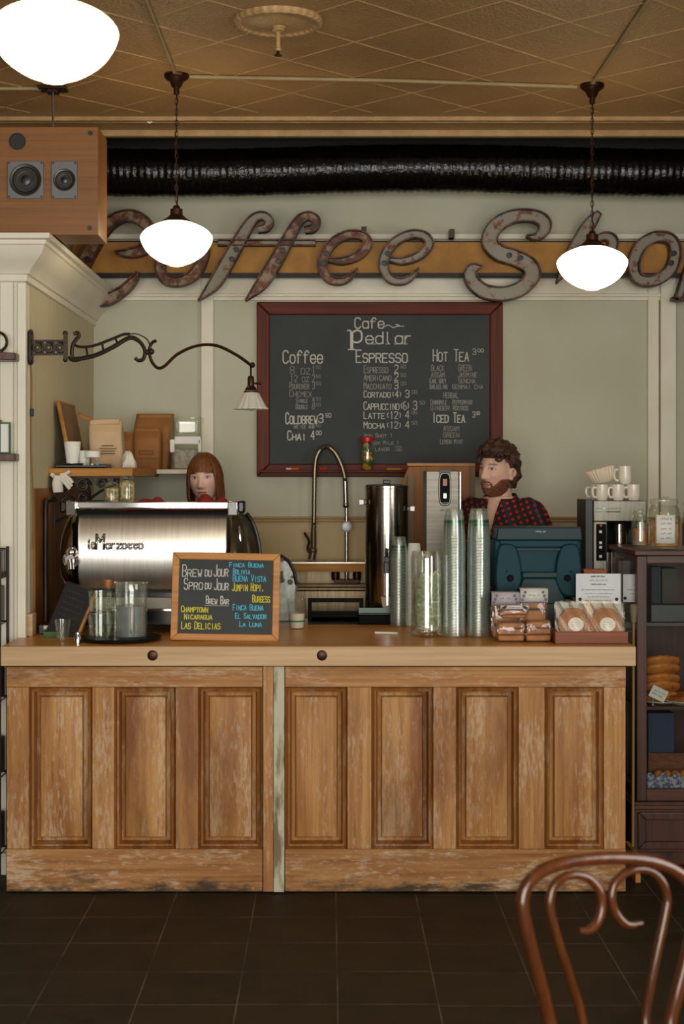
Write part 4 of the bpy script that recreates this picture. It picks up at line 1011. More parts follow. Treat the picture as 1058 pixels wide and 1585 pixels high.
# ------------------------------------------------------------------ glassware on the left of the counter
def ctr(px, py): Y = (EYE-ZT)*F/(py-741); return PX(px, Y), Y
x, y = PX(186, 5.88), 5.88
rt = thing('round_tray', 'large round black tray under the glasses and pitcher', 'tray', (x, y, ZT))
obj('tray_plate', MB().lathe([(0, 0), (.145, 0), (.16, .004), (.163, .016), (.16, .016), (.145, .006), (0, .006)], 48), M['blackgloss'], rt, world=False)
pt = thing('water_pitcher', 'clear water pitcher with handle on the round black tray', 'pitcher', (PX(203, 5.87), 5.87, ZT+.0065))
rP = .0625; hP = .222
obj('pitcher_wall', MB().lathe([(0, .002), (rP*.97, .002), (rP, .008), (rP, .12), (rP*1.04, .19), (rP*1.07, hP-.004), (rP*1.05, hP), (rP*1.03, hP-.004), (rP*.97, .12), (rP*.94, .012), (0, .01)], 40), M['glass'], pt, world=False)
obj('water', MB().lathe([(0, .012), (rP*.92, .012), (rP*.94, .13), (0, .13)], 36), mat('frosted ice water', '#8d9390', .25, c2='#6d736f', scale=12), pt, world=False)
obj('handle', MB().tube(spline([(.012, -rP*1.02, .128), (.014, -rP-.022, .125), (.014, -rP-.026, .09), (.013, -rP-.024, .05), (.012, -rP*.99, .028)], 6), .007, 10), mat('frosted handle', '#b9bab4', .2), pt, world=False)
obj('rim', MB().torus((0, 0, hP), rP*1.06, .003, 40, 6), M['jarglass'], pt, world=False)
def tumbler(x, y, z, r0, r1, h, label, group=None, name='glass_tumbler'):
    return single(name, label, 'glass', MB().lathe([(0, .001), (r0, .001), (r1, h), (r1-.003, h), (r0-.004, .012), (0, .012)], 24, (x, y, z)), M['jarglass'], group, base=(x, y, z))
tumbler(PX(155, 5.85), 5.85, ZT+.0065, .045, .05, .098, 'glass tumbler at the bottom of stack on round tray', 'stacked tumblers on the tray')
tumbler(PX(155, 5.85), 5.85, ZT+.106, .042, .049, .09, 'glass tumbler on top of stack on round tray', 'stacked tumblers on the tray')
tumbler(PX(178, 5.95), 5.95, ZT+.0065, .037, .042, .13, 'tall glass behind the stacked tumblers and pitcher', 'stacked tumblers on the tray')
cb_ = thing('corked_bottle', 'small glass bottle with orange stopper behind the pitcher', 'bottle', (PX(168, 6.02), 6.0, ZT+.0065))
obj('bottle_body', MB().lathe([(0, 0), (.033, 0), (.035, .01), (.035, .15), (.015, .18), (.014, .2)], 24), M['jarglass'], cb_, world=False)
obj('stopper', MB().lathe([(0, .195), (.015, .195), (.017, .205), (.016, .222), (0, .225)], 16), mat('orange stopper', '#b06a2c', .5), cb_, world=False)
x, y = ctr(97, 992.5)
tumbler(x, y, ZT, .021, .032, .085, 'empty flared glass standing before the black menu stand', name='flared_glass')
mn = thing('menu_stand', 'leaning black clipboard menu with wooden edge at the left end', 'menu', (PX(92, 5.99), 5.99, ZT))
pn = MB().box(-.065, .065, 0, .012, 0, .222)
obj('board', pn, M['blackplastic'], mn, world=False, bevel=.003)
obj('edge_strip', MB().box(.065, .074, -.002, .016, 0, .222), M['oak'], mn, world=False)
tx = MB(); random.seed(5)
for i in range(6): scribble(tx, -.045, .185-i*.025, .085, .007, .0012, lambda u, v: (u, -.0012, v), i)
obj('faint_text', tx, mat('grey print', '#4a4a44', .7), mn, world=False)
mn.rotation_euler = (-math.radians(14), math.radians(19), math.radians(-12))
single('green_book', 'small black book with green edge lying left of flared glass', 'book', MB().cbox((PX(74, 5.95)+.012, 6.02, ZT+.012), (.07, .1, .024)), mat('green cover', '#3f6b2b', .5, c2='#2a4a20'), bevel=.002)
bn = thing('binder_stack', 'black binder lying flat beneath the menu stand at the partition', 'binder', (PX(70, 6.1), 6.12, ZT))
obj('cover', MB().cbox((PX(76, 6.12), 6.16, ZT+.02), (.08, .12, .04)), M['blackplastic'], bn, bevel=.003)
obj('label', MB().cbox((PX(76, 6.1), 6.0995, ZT+.028), (.045, .001, .015)), M['paper'], bn)
single('chrome_dispenser', 'small chrome shaker at the left edge of round tray', 'shaker', MB().lathe([(0, 0), (.012, 0), (.013, .03), (.009, .036), (.009, .045), (0, .047)], 16, (PX(124, 5.8), 5.74, ZT)), M['chrome'])
single('wooden_block', 'pale wooden block beside partition foot on the counter', 'block', MB().box(PX(38, 6.05)+.004, PX(51, 6.05)+.004, 6.02, 6.1, ZT, ZT+.09), M['edge'], bevel=.002)
# milk cup, straw
def greenband(name, z0, z1, body='#eef0ea', tint='#f6faf6', base=.1):
    m = clear(name, tint, base, .3, .2, body, .09); nt = m.node_tree
    pb = [n_ for n_ in nt.nodes if n_.type == 'BSDF_DIFFUSE'][0]; tp = [n_ for n_ in nt.nodes if n_.type == 'BSDF_TRANSPARENT'][0]
    s_ = node(nt, 'ShaderNodeSeparateXYZ', {0: node(nt, 'ShaderNodeTexCoord').outputs['Object']})
    g = math_(nt, 'MULTIPLY', math_(nt, 'GREATER_THAN', s_.outputs[2], z0), math_(nt, 'LESS_THAN', s_.outputs[2], z1))
    nt.links.new(mix(nt, g, lin(body), lin('#1f8a55')), pb.inputs['Color'])
    nt.links.new(mix(nt, g, lin(tint), lin('#86c6a6')), tp.inputs['Color'])
    return m
x, y = ctr(459, 973)
mc = thing('milk_cup', 'clear plastic cup half full of milk with green band right of small chalkboard', 'cup', (x, y, ZT))
obj('cup_wall', MB().lathe([(0, .002), (.03, .002), (.0315, .005), (.040, .125), (.0415, .127), (.040, .129)], 32), M['glass'], mc, world=False)
obj('milk', MB().lathe([(0, .004), (.0292, .004), (.0345, .065), (0, .065)], 28), mat('milk', '#e3d9c2', .35), mc, world=False)
obj('band', MB().lathe([(.0335, .03), (.0342, .037)], 32), mat('green band', '#2e8a4e', .4), mc, world=False, solid=.0008)
single('straw', 'white wrapped straw lying on the counter left of tip jar', 'straw', MB().tube([(PX(580, 6.12), 6.12, ZT+.0045), (PX(615, 6.1), 6.1, ZT+.0045)], .0043, 8), M['paper'])

# ------------------------------------------------------------------ tip jar and banknotes
x, y = ctr(661, 986); TJ = (x, y+.03, ZT)
tj = thing('tip_jar', 'tall clear glass tip jar full of folded banknotes', 'jar', TJ)
hT = .345
obj('glass_wall', MB().lathe([(0, .0), (.058, .0), (.060, .004), (.060, .016), (.0575, .019), (.0565, .05), (.055, .2), (.058, hT-.03), (.054, hT-.004), (.052, hT), (.0505, hT-.004), (.0525, .2), (.053, .022), (0, .022)], 48), M['tipglass'], tj, world=False)
M['bill'] = mat('grey green banknote print', '#b3bc9c', .75, c2='#8a9678', scale=60, lo=.4, hi=.62)
M['billedge'] = mat('pale banknote border', '#efe9cc', .75)
tj.scale = (1.13, 1.13, 1)
rg = random.Random(11)
for i in range(22):
    ang = ((i*.618) % 1*2-1)*.95; zc2 = .052+i*.0079; tilt = rg.uniform(-1.2, 1.2)
    w2, h2 = rg.uniform(.038, .044), rg.uniform(.029, .035); r_ = .030+rg.uniform(0, .008)
    b = thing('banknote', 'folded green banknote pressed inside the tip jar', 'banknote', (TJ[0], TJ[1], TJ[2]+zc2), 'banknotes in the tip jar')
    def bent(u, v, off): 
        a = u/.05; return (off*math.sin(a)*1., -off*math.cos(a), v)
    def sheet2(hw, hh, off):
        return MB().grid(lambda uu, vv: (lambda p, q: bent(p*math.cos(tilt)-q*math.sin(tilt), p*math.sin(tilt)+q*math.cos(tilt), off+.0015*math.sin(p*90+i)))((uu/8*2-1)*hw, (vv/6*2-1)*hh), 8, 6)
    obj('border', sheet2(w2, h2, .0492-.0012*(i % 4)), M['billedge'], b, world=False, solid=.0006, sharp=80)
    obj('print', sheet2(w2*.84, h2*.78, .0503-.0012*(i % 4)), M['bill'], b, world=False, sharp=80)
    b.scale = (1.13, 1.13, 1)
    b.rotation_euler = (0, 0, ang*.9 if i % 6 else PI+ang)
# ------------------------------------------------------------------ stacks of clear cups
M['clearcup'] = greenband('clear cup with green band', .066, .078, '#dcebe5', '#f8fdfb', .22)
cup_prof = [(.0375, 0), (.0465, .002), (.0478, .004), (.0462, .008), (.0412, .075), (.0345, .119), (.0325, .124), (0, .1225)]
cupmb = MB().lathe(cup_prof, 24)
proto = None
def cupstack(x, y, z, n_, pitch, lean, scale, side, topz_label, cat='cup'):
    global proto
    for i in range(n_):
        lab = f'{topz_label} of upside down clear cups' if i == n_-1 else f'clear plastic cup nested in the {side}'
        p = (x+lean*i*pitch+random.uniform(-.0006, .0006), y+random.uniform(-.0006, .0006), z+i*pitch)
        if proto is None:
            proto = obj('plastic_cup', cupmb, M['clearcup'], None, world=False, sharp=50); o = proto
        else: o = proto.copy(); COL.objects.link(o)
        o.location = p; o.scale = (scale,)*3
        tag(o, lab, cat, side)
x, y = ctr(704, 987); cupstack(x, y+.048, ZT, 34, .01195, .0, 1.0, 'left tall stack by the tip jar', 'topmost cup in the left tall stack')
x, y = ctr(742, 987); cupstack(x, y+.048, ZT, 34, .01195, .004, 1.0, 'right tall stack by the register', 'topmost cup in the right tall stack')
# ------------------------------------------------------------------ work bench behind the counter, sink, urn
ZB = .945
wb = thing('work_bench', 'steel work bench behind the counter carrying urn and brewers', 'bench', (.6, 6.7, 0))
obj('bench_top', MB().box(PX(400, 6.6), .68, 6.53, 6.86, ZB-.03, ZB), M['steelx'], wb, bevel=.003)
for x in (PX(405, 6.6)+.02, .65):
    for y in (6.56, 6.83): obj('leg', MB().box(x-.02, x+.02, y-.02, y+.02, 0, ZB-.031), M['steel'], wb)
wt = thing('side_table', 'small steel side table behind the display case under the right brewer', 'table', (1.35, 6.82, 0))
obj('table_top', MB().box(1.12, 1.6, 6.69, 6.97, ZB-.03, ZB), M['steelx'], wt, bevel=.003)
for x in (1.14, 1.58):
    for y in (6.71, 6.95): obj('leg', MB().box(x-.018, x+.018, y-.018, y+.018, 0, ZB-.031), M['steel'], wt)
sk_ = thing('sink_unit', 'stainless steel sink unit against the back wall', 'sink', (.1, 7.45, 0))
zs = PZ(912, 7.25)
M['warmsteel'] = mat('dull warm steel', '#86755c', .38, .8, c2='#6f5f48', scale=4, stretch=(20, 1, 1))
obj('basin', MB().box(PX(425, 7.25), PX(602, 7.25), 7.25, 7.27, zs-.3, zs).box(PX(425, 7.25), PX(602, 7.25), 7.27, 7.62, zs-.3, zs-.28).box(PX(425, 7.25), PX(425, 7.25)+.02, 7.27, 7.62, zs-.3, zs), M['warmsteel'], sk_, bevel=.002)
obj('rim', MB().tube([(PX(425, 7.25), 7.255, zs), (PX(602, 7.25), 7.255, zs)], .012, 10).box(PX(425, 7.25), PX(602, 7.25), 7.56, 7.7, zs-.012, zs), M['warmsteel'], sk_)
obj('backsplash', MB().box(PX(425, 7.68), PX(596, 7.68), 7.68, 7.705, zs-.02, PZ(880, 7.68)), M['warmsteel'], sk_, bevel=.002)
obj('cabinet', MB().box(PX(430, 7.25), PX(601, 7.25), 7.28, 7.65, 0, zs-.301), M['darkwood'], sk_)
ssf = thing('steel_shelf', 'narrow steel shelf with brown front above the sink backsplash', 'shelf', P(500, 885, 7.55))
obj('shelf_top', MB().box(PX(432, 7.5), PX(600, 7.5), 7.46, 7.704, PZ(870, 7.5)-.006, PZ(870, 7.5)), M['steelx'], ssf)
obj('front_strip', MB().box(PX(432, 7.5), PX(600, 7.5), 7.45, 7.46, PZ(885, 7.45), PZ(872, 7.45)), M['plank'], ssf)
# open black frame lying against bench back
bf = MB()
for q in mitre(PX(476, 6.72), PX(562, 6.72), ZB+.001, PZ(926, 6.72), .018, 0, 0): bf.prism(q, 6.71, 6.73)
bf.box(PX(476, 6.72)+.018, PX(562, 6.72)-.018, 6.71, 6.74, ZB+.001, ZB+.045)
single('metal_stand', 'open black metal stand standing on the bench below the sink tap', 'stand', bf, M['matblack'])
# pre-rinse faucet
Yf = 7.6
q = lambda px, py, y=Yf: P(px, py, y)
fc = thing('spray_faucet', 'tall spring spray faucet over the sink', 'faucet', (PX(536, Yf), Yf, zs))
fb_ = MB().box(PX(517, Yf), PX(556, Yf), Yf-.02, Yf+.02, zs, zs+.025)
for px in (519, 552): fb_.lathe([(0, 0), (.02, 0), (.022, .03), (.016, .06), (.018, .075), (0, .08)], 14, (PX(px, Yf), Yf, zs+.02))
obj('base', fb_, M['bronze'], fc, bevel=.003)
for px, d in ((519, 1), (552, 1)): obj('tap_handle', MB().tube([(PX(px, Yf), Yf, zs+.095), (PX(px, Yf)+d*.05, Yf-.02, zs+.10)], .007, 8).sphere((PX(px, Yf), Yf, zs+.09), .014), M['iron'], fc)
obj('riser', MB().tube([q(536, 905), q(536, 780)], .010, 10).tube([q(535, 780), q(534, 745)], .014, 10).sphere(q(535, 782), .017), M['steel'], fc)
hose = spline([q(534, 750), q(533, 738), q(528, 720), q(519, 702), q(508, 692), q(498, 694), q(490, 706), q(487, 725), q(486, 770), q(485.5, 812)], 14)
obj('hose', MB().tube(hose, [.0105+.0028*(i % 2) for i in range(len(hose))], 10), mat('spring hose', '#7d735c', .3, .9), fc, sharp=80)
hd = MB().tube([q(485.5, 812), q(485, 822)], .013, 10).tube([q(485, 822), q(485, 848)], .015, 10).sphere(q(484, 852), .022).tube([q(484, 855), q(482, 866)], .02, 12)
obj('spray_head', hd, mat('olive grip', '#5d553c', .4, .5), fc)
obj('spray_lever', MB().tube(spline([q(482, 858), q(476, 850), q(478, 838), q(474, 830), q(471, 824)], 5), .007, 8), M['iron'], fc)
obj('spray_ring', MB().lathe([(0, 0), (.034, 0), (.03, -.012), (.02, -.014), (0, -.014)], 18, q(482, 872)), M['iron'], fc)
obj('valve_disc', MB().lathe([(0, -.01), (.02, -.008), (.028, 0), (.026, .006), (0, .008)], 24, (PX(536, Yf), Yf-.02, PZ(815, Yf)), 'Y'), mat('pale enamel disc', '#c9d4dc', .25), fc)
# grey dome appliance behind the small board
Yd = 6.7
dm = thing('slicer', 'speckled grey dome shaped appliance with black knobs behind the small chalkboard', 'appliance', (PX(438, Yd), Yd, ZB))
dz0, dz1 = ZB, PZ(858, Yd)
dome = [(PX(404, Yd), dz0), (PX(456, Yd), dz0), (PX(459, Yd), PZ(905, Yd)), (PX(455, Yd), PZ(885, Yd)), (PX(447, Yd), PZ(869, Yd)), (PX(434, Yd), PZ(860, Yd)), (PX(418, Yd), PZ(860, Yd)), (PX(405, Yd), PZ(870, Yd))]
obj('housing', MB().prism(dome, Yd, Yd+.1), mat('speckled enamel', '#a9aba4', .3, .2, c2='#7e7f76', scale=30), dm, bevel=.008)
obj('top_trim', MB().tube([(a, Yd-.002, b) for a, b in dome[2:]], .008, 8), M['blackplastic'], dm)
for px, py, r in ((436, 866, .010), (436, 898, .013), (449, 901, .012), (452, 893, .006)):
    obj('knob', MB().lathe([(0, -.02), (r*.9, -.02), (r, -.008), (r, 0.001), (0, .001)], 16, (PX(px, Yd), Yd, PZ(py, Yd)), 'Y'), M['blackplastic'], dm)
obj('slot', MB().box(PX(434, Yd), PX(438, Yd), Yd-.006, Yd+.001, PZ(900, Yd), PZ(884, Yd)), M['blackplastic'], dm)
# coffee urn on a drip tray
Yu = 6.68
ru = 33*Yu/F
dt = thing('drip_tray', 'low black drip tray with steel lip under the coffee urn', 'tray', (PX(598, 6.6), 6.64, ZB))
obj('tray_box', MB().box(PX(555, 6.56), PX(642, 6.56), 6.56, 6.80, ZB, ZB+.045), M['matblack'], dt, bevel=.004)
obj('steel_lip', MB().box(PX(555, 6.56), PX(642, 6.56), 6.555, 6.56, ZB+.048, ZB+.075).box(PX(555, 6.56), PX(642, 6.56), 6.555, 6.80, ZB+.046, ZB+.052), mat('dark steel lip', '#4a544f', .4, .6), dt)
ur = thing('coffee_urn', 'tall cylindrical stainless coffee urn with black spigot', 'urn', (PX(598, Yu), Yu, ZB+.0525))
hu = PZ(750, Yu)-ZB-.0525
obj('urn_body', MB().lathe([(0, 0), (ru*.97, 0), (ru, .01), (ru, hu-.02), (ru*1.02, hu-.018), (ru*1.02, hu-.006), (ru*.9, hu), (0, hu+.004)], 48), M['steel'], ur, world=False)
obj('lid_knob', MB().cbox((0, 0, hu+.012), (.032, .032, .02)), M['blackplastic'], ur, world=False, bevel=.004)
obj('gauge_strip', MB().cbox((0.0, -ru-.004, hu*.5), (.014, .008, hu*.9)), M['chrome'], ur, world=False, bevel=.002)
spg = MB().cbox((-.002, -ru-.018, .235), (.024, .03, .028)).cbox((-.004, -ru-.026, .20), (.026, .022, .05)).tube([(-.004, -ru-.02, .24), (-.004, -ru-.03, .285)], .008, 8)
obj('spigot', spg, M['blackplastic'], ur, world=False, bevel=.004)
for sgn, py in ((-1, 777), (1, 787)):
    zz = PZ(py, Yu)-ZB-.0525
    h_ = obj('handle', MB().cbox((sgn*(ru+.008), -.03, zz), (.03, .02, .024)), M['blackplastic'], ur, world=False, bevel=.003)
    obj('handle_cap', MB().cbox((sgn*(ru+.018)-(.012 if sgn > 0 else -.012)*0-.0, -.043, zz), (.018, .006, .02)), M['white_china'], h_, world=False)
papercup('paper_cup', PX(598, 6.585), 6.61, ZB+.0525, .026, .033, .07, 'beige paper cup standing under the coffee urn spigot', m=mat('beige paper', '#b5a88f', .7))
# narrow cup stacks behind the tip jar
M['greencup'] = M['clearcup']
Yg = 6.45
n0 = len(COL.objects)
gmb = MB().lathe(cup_prof, 20)
gp = None
for i in range(22):
    if gp is None: gp = obj('plastic_cup', gmb, M['greencup'], None, world=False, sharp=50); o = gp
    else: o = gp.copy(); COL.objects.link(o)
    o.location = (PX(617, Yg), Yg, ZT+i*.0135); o.scale = (.84,)*3
    tag(o, 'topmost cup of green tinted stack behind the tip jar' if i == 21 else 'green tinted cup nested in the stack between urn and tip jar', 'cup', 'green tinted cup stack behind the tip jar')
pp_ = None
for i in range(12):
    if pp_ is None: pp_ = obj('paper_cup', MB().lathe([(.041, 0), (.0425, .002), (.041, .004), (.029, .108), (.027, .11), (.0265, .106), (0, .106)], 20), M['paper'], None, world=False); o = pp_
    else: o = pp_.copy(); COL.objects.link(o)
    o.location = (PX(641, Yg), Yg+.02, ZT+.006*0+i*.0235); o.scale = (.9,)*3
    tag(o, 'topmost upside down white paper cup behind the tip jar' if i == 11 else 'white paper cup in the upside down stack behind tip jar', 'cup', 'white paper cup stack behind the tip jar')
# digital brewer and wooden cabinet behind
Yd = 6.58
dbw = thing('hot_water_brewer', 'tall steel brewer box with black digital panel left of the bearded person', 'brewer', (PX(687, Yd), Yd+.12, ZB))
x0, x1, z1 = PX(659, Yd), PX(714, Yd), PZ(729, Yd)
obj('housing', MB().box(x0, x1-.012, Yd, Yd+.22, ZB, z1), mat('dull grey steel', '#77736a', .42, .8, c2='#68645b', scale=5, stretch=(1, 1, 30)), dbw, bevel=.003)
obj('corner_strip', MB().box(x1-.0115, x1, Yd-.001, Yd+.22, ZB, z1-.002), M['chrome'], dbw, bevel=.004)
cpn = (PX(688, Yd), PZ(757, Yd))
pa = MB()
pp = [(cpn[0]+.028*(abs(math.cos(a))**.6)*(1 if math.cos(a) > 0 else -1), cpn[1]+.075*(abs(math.sin(a))**.5)*(1 if math.sin(a) > 0 else -1)) for a in [2*PI*k/32 for k in range(32)]]
pnl = obj('control_panel', pa.prism(pp, Yd-.007, Yd-.0005), M['matblack'], dbw, bevel=.002)
obj('panel_border', MB().tube([(a, Yd-.0075, b) for a, b in [(cpn[0]+(u-cpn[0])*.86, cpn[1]+(v-cpn[1])*.93) for u, v in pp]], .0016, 6, closed=True), M['paper'], pnl)
obj('red_display', MB().cbox((cpn[0], Yd-.0085, cpn[1]+.03), (.018, .004, .03)), mat('dim display', '#a0604a', .4), pnl)
obj('green_light', MB().cbox((cpn[0], Yd-.0085, cpn[1]-.03), (.014, .004, .022)), emis('green light', (.1, .6, .3), .5), pnl)
scribble(wl := MB(), cpn[0]-.014, cpn[1]-.064, .028, .006, .0014, lambda u, v: (u, Yd-.0078, v)); obj('panel_text', wl, M['paper'], pnl)
scribble(wl := MB(), cpn[0]-.02, cpn[1]-.098, .042, .009, .003, lambda u, v: (u, Yd-.0008, v)); obj('badge', wl, M['blackplastic'], dbw)
obj('top_clip', MB().cbox((cpn[0], Yd-.003, z1-.006), (.05, .008, .018)), M['blackplastic'], dbw)
Yw = 7.3
wc = [(PX(613, Yw), 0.0), (PX(613, Yw), PZ(790, Yw)), (PX(620, Yw), PZ(750, Yw)), (PX(632, Yw), PZ(722, Yw)), (PX(735, Yw), PZ(720, Yw)), (PX(735, Yw), 0.0)]
wcb = thing('wooden_cabinet', 'orange brown wooden cabinet with sloped shoulder behind the steel brewer', 'cabinet', (PX(667, Yw), Yw, 0))
M['cabw'] = wood('orange brown cabinet', '#9d6226', '#774617', 'Z', .5, .8)
obj('cabinet_body', MB().prism(wc, Yw, Yw+.03), M['cabw'], wcb, bevel=.003)
obj('upright', MB().box(PX(631, 7.28), PX(640, 7.28), 7.285, 7.3, .9, PZ(735, 7.28)).box(PX(728, 7.28), PX(735, 7.28), 7.285, 7.3, .9, PZ(722, 7.28)), wood('pale upright', '#7f7050', '#6a5a3c', 'Z'), wcb)
obj('top_board', MB().box(PX(630, Yw), PX(735, Yw), Yw-.005, Yw+.09, PZ(721, Yw), PZ(717, Yw)), M['oak'], wcb)
obj('back_leg', MB().box(PX(614, Yw), PX(620, Yw), Yw+.03, Yw+.09, 0, 1.5).box(PX(729, Yw), PX(735, Yw), Yw+.03, Yw+.09, 0, 1.6), M['oak'], wcb)

# ------------------------------------------------------------------ till
Yr = 6.12
s = Yr/F
tl = thing('cash_register', 'dark teal till terminal seen from behind on the counter', 'cash register', (PX(832, Yr), Yr+.1, ZT))
q2 = lambda px, py: (PX(px, Yr), PZ(py, Yr))
obj('hood', MB().prism([q2(767, 836), q2(769, 815.5), q2(898, 815.5), q2(900, 836)], Yr-.02, Yr+.16), M['tealg'], tl, bevel=.006, seg=3)
obj('back_shell', MB().prism([q2(765, 835.5), q2(900, 835.5), q2(899, 900), q2(890, 925), q2(772, 925), q2(765, 900)], Yr+.012, Yr+.15), M['teal'], tl, bevel=.008, seg=3)
obj('ledge', MB().prism([q2(797, 848), q2(877, 848), q2(873, 852.5), q2(800, 852.5)], Yr-.012, Yr+.02), M['tealg'], tl, bevel=.002)
obj('upper_band', MB().prism([q2(772, 836), q2(896, 836), q2(893, 847), q2(775, 847)], Yr-.004, Yr+.03), M['teal'], tl, bevel=.004)
for sg_ in (1, -1):
    mx = lambda px: px if sg_ > 0 else 1665-px
    lob = spline([(772, 845), (785, 841.5), (797, 846), (804, 866), (806, 884), (806, 900), (797, 918), (785, 923), (770, 921), (766, 900), (767, 870)], 4, True)
    lb_ = obj('side_lobe', MB().prism([q2(mx(a), b) for a, b in [p[:2] for p in lob]], Yr-.018, Yr+.03), M['teal'], tl, bevel=.007, seg=3)
    obj('knob', MB().lathe([(0, -.024), (.012, -.024), (.0145, -.02), (.0145, -.016), (0, -.016)], 20, (q2(mx(788.5), 0)[0], Yr, q2(0, 894.5)[1]), 'Y'), M['matblack'], lb_)
    obj('screw', MB().cyl((q2(mx(783), 0)[0], Yr-.0195, q2(0, 884)[1]), .004, .004, 10, 'Y'), M['matblack'], lb_)
obj('cable_cover', MB().prism([q2(807, 885), q2(862, 885), q2(862, 894), q2(807, 894)], Yr-.02, Yr+.03), M['tealg'], tl, bevel=.004)
obj('neck', MB().prism([q2(809, 894.5), q2(860, 894.5), q2(866, 912), q2(878, 935), q2(794, 935), q2(802, 912)], Yr-.012, Yr+.03), M['tealg'], tl, bevel=.006)
obj('base', MB().prism([q2(780, 925.5), q2(886, 925.5), q2(890, 978), q2(776, 978)], Yr+.0, Yr+.24), M['blackplastic'], tl, bevel=.006)
obj('keyboard_deck', MB().box(PX(780, Yr), PX(886, Yr), Yr+.15, Yr+.3, ZT, ZT+.06), M['teal'], tl, bevel=.006)
scribble(wl := MB(), q2(827, 0)[0], q2(0, 824)[1], 16*s, 3.2*s, .0022, lambda u, v: (u, Yr-.0208, v)); obj('maker_badge', wl, mat('silver badge', '#a9b0ad', .4), tl)

# ------------------------------------------------------------------ wrapped bakes
def wrapped(px, pz, y, w_, h_, dep, label, lab=True, tilt=0, cap='#d8d6cf'):
    t = thing('wrapped_slice', label, 'wrapped bake', (PX(px, y), y, pz), 'wrapped bakes beside the clear cups')
    t0 = MB()
    for k in range(3): t0.box(-w_*.44, w_*.44, .006, dep-.006, h_*(.06+.27*k), h_*(.06+.27*k+.24))
    obj('slice', t0, M['bread'], t, world=False, bevel=.005)
    rg = random.Random(px)
    ph = [rg.uniform(0, 6) for _ in range(4)]
    def fn(u, v):
        a = 2*PI*u/36; t_ = v/14; c, s_ = math.cos(a), math.sin(a); e = .35
        k = 1+.04*math.sin(u*2.1+v+ph[0])+.035*math.sin(u*3.7-v*1.7+ph[1])
        en = math.sin(PI*(.08+.84*t_))**.25
        return (abs(c)**e*(1 if c > 0 else -1)*w_/2*k*en, dep/2+abs(s_)**e*(1 if s_ > 0 else -1)*dep/2*k*en, max(0, t_*h_*.93))
    g = MB().grid(fn, 36, 14, True); N = 36*15; g.f.append(tuple(range(36))); g.f.append(tuple(range(N-1, N-37, -1)))
    wp = obj('wrapper', g, M['slicebag'], t, world=False, sharp=25)
    if lab:
        lb = MB().add([(-w_*.5, -.002, h_*.72), (w_*.5, -.002, h_*.72), (w_*.5, -.004, h_*.98), (-w_*.5, -.004, h_*.98), (-w_*.5, dep*.6, h_*1.0), (w_*.5, dep*.6, h_*1.0)], [(0, 1, 2, 3), (3, 2, 5, 4)])
        L_ = obj('label', lb, mat('printed label', cap, .5), t, world=False, solid=.001)
        pr = MB()
        for sx in (-1, 1):
            for k in range(3): pr.lathe([(0, -.0046), (.006, -.0046), (.006, -.0036)], 10, (sx*w_*(.42-.05*k), 0, h_*(.78+.07*k)), 'Y')
        pr.box(-w_*.5, w_*.5, -.0036, -.003, h_*.71, h_*.74)
        obj('label_print', pr, mat('mauve print', '#6a5c6d', .6), L_, world=False)
        scribble(wl := MB(), -w_*.2, h_*.84, w_*.4, h_*.05, .0012, lambda u, v: (u, -.0046, v)); obj('label_text', wl, M['ink'], L_, world=False)
    if tilt: t.rotation_euler.z = tilt
    return t
yb1 = 5.79
sw = yb1/F
wrapped(791, ZT, yb1, 46*sw, 36*sw, .07, 'lower left wrapped slice beside the clear cups', False)
wrapped(834, ZT, yb1, 43*sw, 38*sw, .07, 'lower right wrapped slice beside the wooden cookie tray', False, .08)
wrapped(782, ZT, yb1+.085, 44*sw, 76*sw, .06, 'tall wrapped slice with mauve label at the back left next to the cups', True, 0, '#b9b2b8')
wrapped(826, ZT, yb1+.085, 44*sw, 82*sw, .06, 'tall wrapped slice with white label at the back right before the till', True, .05)
wrapped(796, ZT+36.3*sw, yb1+.004, 44*sw, 21*sw, .06, 'wrapped slice with printed label on top of lower left slice', True)
